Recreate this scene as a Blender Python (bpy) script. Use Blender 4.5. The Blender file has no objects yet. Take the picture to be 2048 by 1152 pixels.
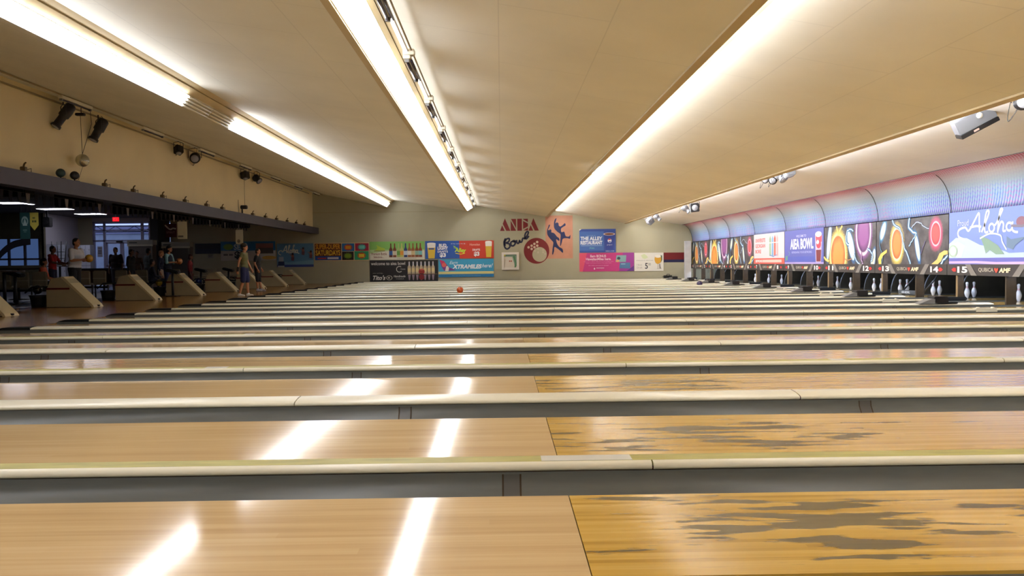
import bpy, bmesh, math, random
from mathutils import Vector, Matrix
S = bpy.context.scene
C = S.collection
random.seed(7)
# ------------------------------------------------------------------ camera
FPX, PITCH, YAW, ROLL, H = 1560.0, .0318, .01334, .01121, .94687
ca, sa, cp, sp, cr, sr = math.cos(YAW), math.sin(YAW), math.cos(PITCH), math.sin(PITCH), math.cos(ROLL), math.sin(ROLL)
_R0 = Vector((ca, -sa, 0)); FW = Vector((sa*cp, ca*cp, -sp)); _U0 = Vector((sa*sp, ca*sp, cp))
RT = _R0*cr - _U0*sr; UP = _R0*sr + _U0*cr
cam = bpy.data.cameras.new('camera'); cam.sensor_width = 36; cam.lens = 36*FPX/2048; cam.clip_end = 300; cam.clip_start = .05
camo = bpy.data.objects.new('camera', cam); C.objects.link(camo)
camo.matrix_world = Matrix(((RT.x, UP.x, -FW.x, 0), (RT.y, UP.y, -FW.y, 0), (RT.z, UP.z, -FW.z, H), (0, 0, 0, 1)))
S.camera = camo
def at(px, py, X=None, Y=None, Z=None):
    """point of the hall seen at a picture position, on the plane X=, Y= or Z="""
    d = RT*(px-1024) - UP*(py-576) + FW*FPX
    o = Vector((0, 0, H))
    for i, v in enumerate((X, Y, Z)):
        if v is not None: return o + d*((v-o[i])/d[i])
# ------------------------------------------------------------------ light and exposure
S.view_settings.view_transform = 'Standard'; S.view_settings.look = 'None'
S.view_settings.exposure = 0.62; S.view_settings.gamma = 1
TUBE = 13.0          # fluorescent tube strength
w = bpy.data.worlds.new('world'); S.world = w; w.use_nodes = True
bg = w.node_tree.nodes['Background']; bg.inputs[0].default_value = (.42, .52, .85, 1); bg.inputs[1].default_value = 1.3

# ------------------------------------------------------------------ materials
def lin(c):
    return tuple(((v/255)/12.92 if v/255 <= .04045 else ((v/255+.055)/1.055)**2.4) for v in c)
MATS = {}
def mat(name, rgb, rough=.6, metal=0, noise=0, nscale=(1, 1, 1), spec=.5, emit=0, bump=0, coat=0, alpha=1):
    if name in MATS: return MATS[name]
    m = bpy.data.materials.new(name); m.use_nodes = True; MATS[name] = m
    nt = m.node_tree; b = nt.nodes['Principled BSDF']; c = lin(rgb)
    b.inputs['Base Color'].default_value = (*c, 1); b.inputs['Roughness'].default_value = rough
    b.inputs['Metallic'].default_value = metal; b.inputs['Specular IOR Level'].default_value = spec
    b.inputs['Coat Weight'].default_value = coat; b.inputs['Coat Roughness'].default_value = .08
    if emit: b.inputs['Emission Color'].default_value = (*c, 1); b.inputs['Emission Strength'].default_value = emit
    tc = nt.nodes.new('ShaderNodeTexCoord'); mp = nt.nodes.new('ShaderNodeMapping'); mp.inputs['Scale'].default_value = nscale
    nt.links.new(tc.outputs['Object'], mp.inputs[0])
    nz = nt.nodes.new('ShaderNodeTexNoise'); nz.inputs['Scale'].default_value = 3; nz.inputs['Detail'].default_value = 4
    nt.links.new(mp.outputs[0], nz.inputs['Vector'])
    if noise:
        r = nt.nodes.new('ShaderNodeValToRGB'); e = r.color_ramp.elements
        e[0].position = .3; e[1].position = .7
        e[0].color = (*[v*(1-noise) for v in c], 1); e[1].color = (*[min(1, v*(1+noise*.6)) for v in c], 1)
        nt.links.new(nz.outputs['Fac'], r.inputs[0]); nt.links.new(r.outputs[0], b.inputs['Base Color'])
    if bump:
        bp = nt.nodes.new('ShaderNodeBump'); bp.inputs['Strength'].default_value = bump; bp.inputs['Distance'].default_value = .01
        nt.links.new(nz.outputs['Fac'], bp.inputs['Height']); nt.links.new(bp.outputs[0], b.inputs['Normal'])
    if alpha < 1:
        b.inputs['Alpha'].default_value = alpha
    return m
def emis(name, rgb, s):
    if name in MATS: return MATS[name]
    m = bpy.data.materials.new(name); m.use_nodes = True; MATS[name] = m; nt = m.node_tree
    nt.nodes.clear(); o = nt.nodes.new('ShaderNodeOutputMaterial'); e = nt.nodes.new('ShaderNodeEmission')
    e.inputs[0].default_value = (*lin(rgb), 1); e.inputs[1].default_value = s; nt.links.new(e.outputs[0], o.inputs[0]); return m
def node(nt, t, **k):
    n = nt.nodes.new(t)
    for a, v in k.items(): setattr(n, a, v)
    return n
def mathn(nt, op, a, b=None, clamp=False):
    n = nt.nodes.new('ShaderNodeMath'); n.operation = op; n.use_clamp = clamp
    for i, v in enumerate((a, b)):
        if v is None: continue
        if isinstance(v, (int, float)): n.inputs[i].default_value = v
        else: nt.links.new(v, n.inputs[i])
    return n.outputs[0]
def mixc(nt, f, a, b):
    n = nt.nodes.new('ShaderNodeMix'); n.data_type = 'RGBA'
    for i, v in ((0, f), (6, a), (7, b)):
        if isinstance(v, (int, float)): n.inputs[i].default_value = v
        elif isinstance(v, tuple): n.inputs[i].default_value = (*v, 1)
        else: nt.links.new(v, n.inputs[i])
    return n.outputs[2]
def ramp(nt, f, stops):
    r = nt.nodes.new('ShaderNodeValToRGB'); e = r.color_ramp.elements
    while len(e) < len(stops): e.new(.5)
    for i, (p, c) in enumerate(stops): e[i].position = p; e[i].color = (*c, 1)
    nt.links.new(f, r.inputs[0]); return r.outputs[0]
def noise(nt, vec, scale, det=3, sc=(1, 1, 1), off=None):
    mp = node(nt, 'ShaderNodeMapping'); mp.inputs['Scale'].default_value = sc
    nt.links.new(vec, mp.inputs[0])
    v = mp.outputs[0]
    if off is not None:
        a = node(nt, 'ShaderNodeVectorMath', operation='ADD'); nt.links.new(v, a.inputs[0]); nt.links.new(off, a.inputs[1]); v = a.outputs[0]
    n = node(nt, 'ShaderNodeTexNoise'); n.inputs['Scale'].default_value = scale; n.inputs['Detail'].default_value = det
    nt.links.new(v, n.inputs['Vector']); return n.outputs['Fac']
def wood(name, c0, c1, c2, board=.027, rough=.1, wear=0, streak=.5, gb=.12):
    """board floor: narrow strips running along X, own tone each, grain, optional worn patches"""
    m = bpy.data.materials.new(name); m.use_nodes = True; MATS[name] = m; nt = m.node_tree; b = nt.nodes['Principled BSDF']
    tc = node(nt, 'ShaderNodeTexCoord').outputs['Object']
    inf = node(nt, 'ShaderNodeObjectInfo').outputs['Random']
    off = node(nt, 'ShaderNodeCombineXYZ'); nt.links.new(mathn(nt, 'MULTIPLY', inf, 37.0), off.inputs[0]); nt.links.new(mathn(nt, 'MULTIPLY', inf, 91.0), off.inputs[1])
    off = off.outputs[0]
    sx = node(nt, 'ShaderNodeSeparateXYZ'); nt.links.new(tc, sx.inputs[0])
    row = mathn(nt, 'FLOOR', mathn(nt, 'DIVIDE', sx.outputs[1], board))
    wn = node(nt, 'ShaderNodeTexWhiteNoise', noise_dimensions='2D')
    cb = node(nt, 'ShaderNodeCombineXYZ'); nt.links.new(row, cb.inputs[0])
    nt.links.new(mathn(nt, 'FLOOR', mathn(nt, 'ADD', mathn(nt, 'MULTIPLY', sx.outputs[0], .35), mathn(nt, 'MULTIPLY', row, .37))), cb.inputs[1])
    nt.links.new(cb.outputs[0], wn.inputs['Vector'])
    grain = noise(nt, tc, 1.0, 5, (.9, 38, 1), off)
    broad = noise(nt, tc, 1.0, 3, (.5, 6, 1), off)
    f = mathn(nt, 'ADD', mathn(nt, 'MULTIPLY', wn.outputs['Value'], streak*.5), mathn(nt, 'ADD', mathn(nt, 'MULTIPLY', grain, .6), mathn(nt, 'MULTIPLY', broad, .5)))
    f = mathn(nt, 'SUBTRACT', f, .2)
    col = ramp(nt, f, [(.15, lin(c0)), (.5, lin(c1)), (.85, lin(c2))])
    rv = rough
    if wear:
        # dark rubbed-through patches in the first metre behind the joint, middle of the lane
        p = noise(nt, tc, 1.0, 6, (2.3, 12, 1), off)
        gx = mathn(nt, 'SUBTRACT', 1.0, mathn(nt, 'MULTIPLY', mathn(nt, 'ABSOLUTE', mathn(nt, 'SUBTRACT', sx.outputs[0], 8.85)), .62), True)
        gy = mathn(nt, 'SUBTRACT', 1.0, mathn(nt, 'POWER', mathn(nt, 'MULTIPLY', mathn(nt, 'ABSOLUTE', mathn(nt, 'SUBTRACT', sx.outputs[1], .46)), 2.3), 3.0), True)
        k = mathn(nt, 'ADD', p, mathn(nt, 'MULTIPLY', mathn(nt, 'MULTIPLY', gx, gy), (.21)*wear))
        pr = ramp(nt, k, [(.665, (0, 0, 0)), (.70, (1, 1, 1))])
        col = mixc(nt, mathn(nt, 'MULTIPLY', pr, .85), col, lin((74, 66, 38)))
        fine = noise(nt, tc, 1.0, 2, (5, 70, 1), off)
        fr = ramp(nt, fine, [(.70, (0, 0, 0)), (.74, (1, 1, 1))])
        col = mixc(nt, mathn(nt, 'MULTIPLY', fr, .55), col, lin((104, 66, 24)))
        rv = mathn(nt, 'ADD', mathn(nt, 'MULTIPLY', pr, .15), mathn(nt, 'ADD', rough-.03, mathn(nt, 'MULTIPLY', grain, .14)))
    nt.links.new(col, b.inputs['Base Color'])
    if isinstance(rv, float): b.inputs['Roughness'].default_value = rv
    else: nt.links.new(rv, b.inputs['Roughness'])
    b.inputs['Specular IOR Level'].default_value = .5
    bp = node(nt, 'ShaderNodeBump'); bp.inputs['Strength'].default_value = gb; bp.inputs['Distance'].default_value = .002
    nt.links.new(grain, bp.inputs['Height']); nt.links.new(bp.outputs[0], b.inputs['Normal'])
    return m
def paint(name, rgb, joint=0, var=.06, rough=.75):
    """painted board: soft tone changes, faint taped joints"""
    m = bpy.data.materials.new(name); m.use_nodes = True; MATS[name] = m; nt = m.node_tree; b = nt.nodes['Principled BSDF']
    tc = node(nt, 'ShaderNodeTexCoord').outputs['Object']
    n = noise(nt, tc, .7, 5); c = lin(rgb)
    col = ramp(nt, n, [(.3, tuple(v*(1-var) for v in c)), (.7, tuple(min(1, v*(1+var*.6)) for v in c))])
    if joint:
        br = node(nt, 'ShaderNodeTexBrick'); mp = node(nt, 'ShaderNodeMapping'); nt.links.new(tc, mp.inputs[0]); nt.links.new(mp.outputs[0], br.inputs[0])
        mp.inputs['Rotation'].default_value = (0, 0, math.pi/2)
        br.inputs['Color1'].default_value = (1, 1, 1, 1); br.inputs['Color2'].default_value = (1, 1, 1, 1); br.inputs['Mortar'].default_value = (0, 0, 0, 1)
        br.inputs['Scale'].default_value = 1; br.inputs['Brick Width'].default_value = 2.44; br.inputs['Row Height'].default_value = 1.22; br.inputs['Mortar Size'].default_value = .012
        br.inputs['Mortar Smooth'].default_value = 1
        col = mixc(nt, mathn(nt, 'MULTIPLY', mathn(nt, 'SUBTRACT', 1.0, br.outputs[0]), joint), col, tuple(v*.72 for v in c))
        spk = ramp(nt, noise(nt, tc, 9, 2), [(.70, (0, 0, 0)), (.76, (1, 1, 1))])
        col = mixc(nt, mathn(nt, 'MULTIPLY', spk, joint*.5), col, tuple(min(1, v*1.12) for v in c))
    nt.links.new(col, b.inputs['Base Color']); b.inputs['Roughness'].default_value = rough
    b.inputs['Specular IOR Level'].default_value = .25
    bp = node(nt, 'ShaderNodeBump'); bp.inputs['Strength'].default_value = .15; bp.inputs['Distance'].default_value = .01
    nt.links.new(noise(nt, tc, 5, 4), bp.inputs['Height']); nt.links.new(bp.outputs[0], b.inputs['Normal'])
    return m

# ------------------------------------------------------------------ mesh tools
class MB:
    def __init__(s): s.v = []; s.f = []; s.m = []; s.mats = []
    def mi(s, m):
        if m not in s.mats: s.mats.append(m)
        return s.mats.index(m)
    def add(s, vs, fs, m, smooth=False):
        o = len(s.v); s.v += [tuple(p) for p in vs]; k = s.mi(m)
        for f in fs: s.f.append([i+o for i in f]); s.m.append((k, smooth))
        return s
    def box(s, a, b, m, bev=0, rot=None, cen=None):
        x0, y0, z0 = [min(p, q) for p, q in zip(a, b)]; x1, y1, z1 = [max(p, q) for p, q in zip(a, b)]
        if not bev:
            vs = [(x0,y0,z0),(x1,y0,z0),(x1,y1,z0),(x0,y1,z0),(x0,y0,z1),(x1,y0,z1),(x1,y1,z1),(x0,y1,z1)]
            fs = [(0,3,2,1),(4,5,6,7),(0,1,5,4),(1,2,6,5),(2,3,7,6),(3,0,4,7)]
        else:
            bm = bmesh.new(); bmesh.ops.create_cube(bm, size=1)
            for v in bm.verts: v.co = Vector(((x0+x1)/2+v.co.x*(x1-x0), (y0+y1)/2+v.co.y*(y1-y0), (z0+z1)/2+v.co.z*(z1-z0)))
            bmesh.ops.bevel(bm, geom=bm.edges[:], offset=min(bev, .45*min(x1-x0, y1-y0, z1-z0)), segments=2, affect='EDGES')
            vs = [v.co.copy() for v in bm.verts]; bm.verts.index_update(); fs = [[v.index for v in f.verts] for f in bm.faces]; bm.free()
        if rot is not None:
            c = Vector(cen if cen else ((x0+x1)/2, (y0+y1)/2, (z0+z1)/2)); vs = [c+rot@(Vector(v)-c) for v in vs]
        return s.add(vs, fs, m)
    def tube(s, pts, r, m, n=8, caps=True):
        pts = [Vector(p) for p in pts]; rs = r if isinstance(r, (list, tuple)) else [r]*len(pts)
        vs = []; fs = []; prev = None
        for i, p in enumerate(pts):
            t = (pts[min(i+1, len(pts)-1)]-pts[max(i-1, 0)]).normalized()
            if prev is None: a = t.orthogonal().normalized()
            else: a = (prev - t*prev.dot(t)).normalized()
            prev = a; b = t.cross(a)
            for k in range(n):
                q = 2*math.pi*k/n; vs.append(p+(a*math.cos(q)+b*math.sin(q))*rs[i])
        for i in range(len(pts)-1):
            for k in range(n): fs.append((i*n+k, i*n+(k+1) % n, (i+1)*n+(k+1) % n, (i+1)*n+k))
        if caps: fs.append(tuple(range(n))[::-1]); fs.append(tuple((len(pts)-1)*n+k for k in range(n)))
        return s.add(vs, fs, m, True)
    def lathe(s, prof, c, m, n=20, axis=None):
        """prof: (radius, height) pairs; axis default up"""
        c = Vector(c); z = Vector(axis or (0, 0, 1)).normalized(); a = z.orthogonal().normalized(); b = z.cross(a); vs = []; fs = []
        for r, h in prof:
            for k in range(n):
                q = 2*math.pi*k/n; vs.append(c+z*h+(a*math.cos(q)+b*math.sin(q))*r)
        for i in range(len(prof)-1):
            for k in range(n): fs.append((i*n+k, i*n+(k+1) % n, (i+1)*n+(k+1) % n, (i+1)*n+k))
        fs.append(tuple(range(n))[::-1]); fs.append(tuple((len(prof)-1)*n+k for k in range(n)))
        return s.add(vs, fs, m, True)
    def ball(s, c, r, m, n=16, k=10, sc=(1, 1, 1)):
        c = Vector(c); vs = []; fs = []
        for i in range(k+1):
            th = math.pi*i/k
            for j in range(n):
                q = 2*math.pi*j/n; vs.append(c+Vector((r*sc[0]*math.sin(th)*math.cos(q), r*sc[1]*math.sin(th)*math.sin(q), -r*sc[2]*math.cos(th))))
        for i in range(k):
            for j in range(n): fs.append((i*n+j, i*n+(j+1) % n, (i+1)*n+(j+1) % n, (i+1)*n+j))
        return s.add(vs, fs, m, True)
    def prism(s, pts, axis, a, b, m, smooth=False):
        """polygon pts in the two other axes, extruded along axis from a to b"""
        def P(p, t):
            q = list(p); q.insert(axis, t); return tuple(q)
        n = len(pts); vs = [P(p, a) for p in pts]+[P(p, b) for p in pts]
        fs = [tuple(range(n)), tuple(range(2*n-1, n-1, -1))]
        s.add(vs, fs, m)
        return s.add(vs, [(i, i+n, (i+1) % n+n, (i+1) % n) for i in range(n)], m, smooth)
    def sheet(s, prof, axis, a, b, m, thick=0, smooth=True):
        """open profile extruded along axis, optional thickness given by closing with an offset profile"""
        def P(p, t):
            q = list(p); q.insert(axis, t); return tuple(q)
        n = len(prof); vs = [P(p, a) for p in prof]+[P(p, b) for p in prof]
        return s.add(vs, [(i, i+1, i+1+n, i+n) for i in range(n-1)], m, smooth)
    def build(s, name, parent=None, **props):
        base = Vector(parent.location) if parent and parent.parent is None else Vector((0, 0, 0))
        if parent and parent.parent is not None: base = Vector(parent.parent.location)+Vector(parent.location)
        me = bpy.data.meshes.new(name)
        me.from_pydata([tuple(Vector(p)-base) for p in s.v], [], s.f)
        for m in s.mats: me.materials.append(m)
        for p, (k, sm) in zip(me.polygons, s.m): p.material_index = k; p.use_smooth = sm
        bm = bmesh.new(); bm.from_mesh(me); bmesh.ops.recalc_face_normals(bm, faces=[f for f in bm.faces]) if props.pop('fix', True) else None; bm.to_mesh(me); bm.free()
        me.update()
        o = bpy.data.objects.new(name, me); C.objects.link(o)
        if parent: o.parent = parent
        for k, v in props.items(): o[k] = v
        return o
def thing(name, loc, label, category, group=None):
    o = bpy.data.objects.new(name, None); o.empty_display_size = .1; C.objects.link(o); o.location = loc
    o['label'] = label; o['category'] = category
    if group: o['group'] = group
    return o
def solo(mb, name, label, category, group=None, **k):
    o = mb.build(name, **k); o['label'] = label; o['category'] = category
    if group: o['group'] = group
    return o
def dup(root, loc, label=None, group=None):
    r = root.copy(); C.objects.link(r); r.location = loc
    if label: r['label'] = label
    if group: r['group'] = group
    for ch in list(root.children):
        c = ch.copy(); C.objects.link(c); c.parent = r
        for g in list(ch.children):
            d = g.copy(); C.objects.link(d); d.parent = c
    return r
def struct(mb, name): return mb.build(name, kind='structure')

# ------------------------------------------------------------------ materials list
M_syn = wood('synthetic_lane', (184, 148, 102), (204, 172, 124), (217, 188, 146), .054, .10, 0, .35, .03)
M_map = wood('maple_lane', (160, 122, 60), (192, 152, 78), (210, 174, 108), .027, .13, 0, .9, .35)
M_mapw = wood('maple_lane_worn', (158, 116, 44), (192, 150, 60), (208, 168, 86), .027, .12, 1, .9, .4)
M_app = wood('approach_boards', (120, 80, 34), (152, 106, 50), (170, 124, 66), .054, .16, 0, .8, .1)
M_ceil = paint('ceiling_paint', (230, 225, 208), .5)
M_ceil2 = paint('ceiling_paint_pale', (230, 227, 220), .35)
M_bulk = paint('bulkhead_paint', (230, 212, 166), .1)
M_wall = paint('wall_paint', (174, 168, 142), 0, .07)
M_lwall = paint('lounge_wall_paint', (182, 178, 186), 0)
M_gut = mat('gutter_grey', (98, 99, 94), .30, 0, .12, (1, 8, 8))
M_cap = mat('cap_cream', (226, 218, 194), .30, 0, .02, (.5, 1, 1))
M_olive = mat('cap_olive', (176, 166, 92), .5, 0, .25, (1.2, 6, 6))
M_tape = mat('patch_tape', (206, 202, 190), .35, 0, .1)
M_red = mat('dark_red_board', (92, 40, 22), .6)
M_black = mat('black_rubber', (16, 16, 18), .55, 0, .1)
M_blk = mat('black_metal', (26, 25, 27), .45, 0, .1)
M_tubeon = emis('tube_lit', (240, 244, 255), TUBE)
M_tubeon2 = emis('tube_lit_step', (240, 244, 255), TUBE*(3.0 if False else 2.6))
M_tubeoff = mat('tube_unlit', (222, 216, 196), .3)
M_tray = mat('fixture_white', (222, 214, 190), .45, 0, .05)
M_trim = mat('ceiling_trim', (196, 176, 134), .6, 0, .12, (.3, .3, .3))
M_crack = mat('dark_gap', (60, 44, 24), .8)
M_soffit = mat('soffit_board', (66, 62, 76), .5, 0, .1)
M_white = mat('plain_white', (228, 226, 220), .5)
M_grey = mat('plain_grey', (120, 118, 114), .5)
M_conduit = mat('conduit', (150, 132, 98), .5)
M_pitdark = mat('pit_dark', (62, 56, 44), .8, 0, .2)
M_brown = mat('kick_board', (66, 50, 28), .6, 0, .25, (2, 2, 4))

# ------------------------------------------------------------------ the hall: floor, walls, ceiling
XF, XS, XK = -7.684, .263, 10.0
P = 1.682
def RY(n): return 3.448+n*P           # near lower edge of the divider n
YW, YB = 40.9, -7.0                    # far wall, wall behind
NL = 23
m = MB()
m.box((XF, YB, -.25), (14.2, RY(NL-1)+.9, -.16), M_blk)          # sub-floor under the lanes
m.box((XF, YB, -.16), (14.2, RY(-1)-.02, 0), M_map)
m.box((-11.6, YB, -.25), (XF, YW, 0), M_app)
M_lfloor = mat('lounge_floor', (58, 52, 50), .35, 0, .25)
m.box((-24, YB, -.25), (-11.6, YW, 0), M_lfloor)
struct(m, 'floor')
m = MB(); m.box((-17.2, YW, -.2), (14.2, YW+.2, 5.2), M_wall); struct(m, 'wall_back')
m = MB(); m.box((-24, YB-.2, -.2), (14.2, YB, 5.2), M_wall); struct(m, 'wall_front')
m = MB(); m.box((14.2, YB, -.25), (14.4, YW, 5.2), M_pitdark); struct(m, 'wall_right')
# wall seams: lighter band line near the ceiling
m = MB(); a = at(700, 427, Y=YW); m.box((-9.8, YW-.012, 3.68), (-2.9, YW, 3.70), mat('seam', (150, 142, 112), .7)); struct(m, 'trim_1')
# sawtooth ceiling: panels (x, z) and the light step of each
PAN = [((-9.8, 4.74), (-5.88, 3.92)), ((-5.50, 4.27), (-1.74, 3.69)), ((-1.36, 3.98), (2.46, 3.35)), ((2.84, 3.62), (6.55, 2.97)), ((6.90, 3.22), (9.55, 2.86))]
TRAY = [(-5.72, 4.12), (-1.46, 3.88), (2.50, 3.585), (6.57, 3.20)]
m = MB()
for i, (p, q) in enumerate(PAN):
    m.prism([p, q, (q[0], q[1]+.05), (p[0], p[1]+.05)], 1, YB, YW, M_ceil if i < 4 else M_ceil2)
    if i < 4:
        t = TRAY[i]; n = PAN[i+1][0]
        if i > 0: m.prism([(q[0], q[1]+.0), (q[0]-.10, q[1]+.017), (q[0]-.10, q[1]-.028+.017), (q[0]+.005, q[1]-.03)], 1, YB, YW, M_trim)   # lip
        m.prism([q, t, (t[0]-.03, t[1]+.03), (q[0]-.03, q[1]+.05)], 1, YB, YW, M_tray)
        mid = ((t[0]+n[0])/2, (t[1]+n[1])/2+.01)
        m.prism([t, mid, (mid[0]-.02, mid[1]+.04), (t[0]-.02, t[1]+.04)], 1, YB, YW, M_trim)
        m.prism([(mid[0], mid[1]+.02), (n[0], n[1]), (n[0]-.02, n[1]+.05), (mid[0]-.02, mid[1]+.06)], 1, YB, YW, M_trim)
m.prism([(-24, 5.0), (14.2, 5.0), (14.2, 5.2), (-24, 5.2)], 1, YB, YW, M_blk)
m.box((9.5, YB, 2.87), (14.2, YW, 2.97), M_blk)
struct(m, 'ceiling')
m = MB(); m.box((-10.0, YB, 2.75), (-9.8, YW, 5.0), M_bulk); struct(m, 'wall_left')
m = MB(); m.box((-9.98, YB, 2.60), (-9.52, YW, 2.88), M_soffit); m.box((-9.56, YB, 2.575), (-9.50, YW, 2.90), M_soffit); struct(m, 'trim_2')

# ------------------------------------------------------------------ fluorescent strips, one fixture per 1.22 m in each ceiling step
def fixture(i, lit=True):
    q = PAN[i][1]; t = TRAY[i]
    r = thing('fluorescent_light', (q[0], 0, q[1]), 'x', 'ceiling light')
    d = Vector((t[0]-q[0], 0, t[1]-q[1])); L = d.length; u = d/L; nrm = Vector((u.z, 0, -u.x))
    o = Vector((q[0], 0, q[1]))
    MB().prism([tuple((o+u*a+nrm*b).xz) for a, b in ((.01, .003), (L-.01, .003), (L-.01, .02), (.01, .02))], 1, .005, 1.215, M_tray).build('housing', r)
    if i > 1:      # set low behind the lip, out of sight of the bowlers
        for dx, dz in (((.075, .125), (.08, .165), (.085, .205)) if i == 2 else ((.075, .085), (.08, .125), (.085, .165))):
            MB().tube([(q[0]+dx, .05, q[1]+dz), (q[0]+dx, 1.17, q[1]+dz)], .019, M_tubeon2, 8).build('tube', r)
        return r
    for k in range(4):
        c = o+u*(L*(k+.5)/4)+nrm*.045
        MB().tube([(c.x, .02, c.z), (c.x, 1.205, c.z)], .021, M_tubeon if lit else M_tubeoff, 8).build('tube', r)
    for y in (.006, 1.19):
        MB().prism([tuple((o+u*a+nrm*b).xz) for a, b in ((.02, .02), (L-.02, .02), (L-.02, .032), (.02, .032))], 1, y, y+.02, M_tray).build('end_plate', r)
    return r
ORD = ['left-hand', 'middle']
cache = {}
ords = ['first', 'second', 'third', 'fourth', 'fifth', 'sixth', 'seventh', 'eighth', 'ninth', 'tenth', 'eleventh', 'twelfth', 'thirteenth', 'fourteenth', 'fifteenth', 'sixteenth', 'seventeenth', 'eighteenth', 'nineteenth', 'twentieth', 'twenty-first', 'twenty-second', 'twenty-third', 'twenty-fourth', 'twenty-fifth', 'twenty-sixth', 'twenty-seventh', 'twenty-eighth']
SN = ['the left ceiling strip', 'the centre ceiling strip', 'the third ceiling step', 'the fourth ceiling step near the pins']
for i in range(4):
    n0 = 0
    for k in range(-12, 27):
        y = 7.0+k*1.22+.18
        if y+1.22 > YW: break
        if y < YB+.1: continue
        off = (i == 0 and k in (6, 7))
        if i in (2, 3) and k == 10: off = i == 2
        key = (i, off)
        vis = k >= (1 if i == 0 else 0)
        nm = (ords[k] if 0 <= k < 28 else 'overhead')
        lb = '%s four-tube light, %s from the near end of %s' % ('unlit' if off else 'lit', nm, SN[i])
        if i > 1 or not vis: lb = 'lit fluorescent light in %s' % SN[i]
        if key not in cache:
            r = fixture(i, not off); cache[key] = r; r['label'] = lb; r.location.y = y
        else: r = dup(cache[key], (PAN[i][1][0], y, PAN[i][1][1]), lb)
        r['group'] = 'fluorescent fixtures in %s' % SN[i]
# one tube hanging below the third step
r = thing('fluorescent_light', (2.47, 19.2, 3.29), 'single lit tube showing below the lip of the third ceiling step', 'ceiling light')
MB().tube([(2.47, 19.25, 3.292), (2.47, 20.8, 3.292)], .019, M_tubeon, 8).build('tube', r)
MB().box((2.44, 19.2, 3.30), (2.50, 20.85, 3.325), M_tray).build('housing', r)

# ------------------------------------------------------------------ lanes, gutters and dividers
LANE_NO = lambda n: 23-n
def lane_label(n):
    if n == 0: return 'bowling lane nearest the camera, pale panels left, badly worn amber boards right'
    if n <= 7: return '%s bowling lane from the camera, pale synthetic panels joining amber boards' % ords[n]
    return 'bowling lane running to the pins under number %d on the masking' % LANE_NO(n)
XE = 12.4
for n in range(NL):
    if n == 0: y0 = RY(-1)+.55
    else: y0 = RY(n-1)+(.30 if (n-1) % 2 == 0 else .37)
    y1 = RY(n)-(.3065 if n % 2 == 0 else .378)
    r = thing('bowling_lane', (XF, y0, 0), lane_label(n), 'bowling lane', 'bowling lanes side by side')
    MB().box((XF, y0, -.06), (XS-.002, y1, 0), M_syn).build('synthetic_panel', r, label='pale pinkish synthetic lane panels')
    MB().box((XS+.002, y0, -.06), (XE, y1, -.0005), M_mapw if n < 3 else M_map).build('maple_section', r, label='amber maple boards')
    g0 = RY(n-1)+(.136 if (n-1) % 2 == 0 else .226); g1 = RY(n)-.004
    for (a, b) in ((g0, y0), (y1, g1)):
        w_ = b-a; pr = [(a+w_/2-w_/2*math.cos(math.pi*k/10), -.012-min(.10, w_*.36)*math.sin(math.pi*k/10)) for k in range(11)]
        if a == y1: pr = [(y1+.001, -.01)]+pr[1:-2]+[(y1+w_*.985, -.03), (y1+w_-.001, .004), (y1+w_, .018)]
        mb = MB(); mb.sheet(pr, 0, XF, XE, M_gut)
        mb.sheet([(p, z-.008) for p, z in pr], 0, XF, XE, M_gut)
        if a == y1:       # screwed joints of the gutter sections
            for xj in [(-6.1+((n*2.37) % 3.0))+3.05*q for q in range(6)]:
                if n == 0: xj += 0
                mb.sheet([(p, z+.004) for p, z in pr[1:-1]], 0, xj, xj+.07, mat('gutter_joint', (84, 82, 78), .3))
                mb.sheet([(p, z+.0045) for p, z in pr[1:-1]], 0, xj-.008, xj, M_crack)
                mb.sheet([(p, z+.0045) for p, z in pr[1:-1]], 0, xj+.07, xj+.078, M_crack)
        o = mb.build('gutter', r)
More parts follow.
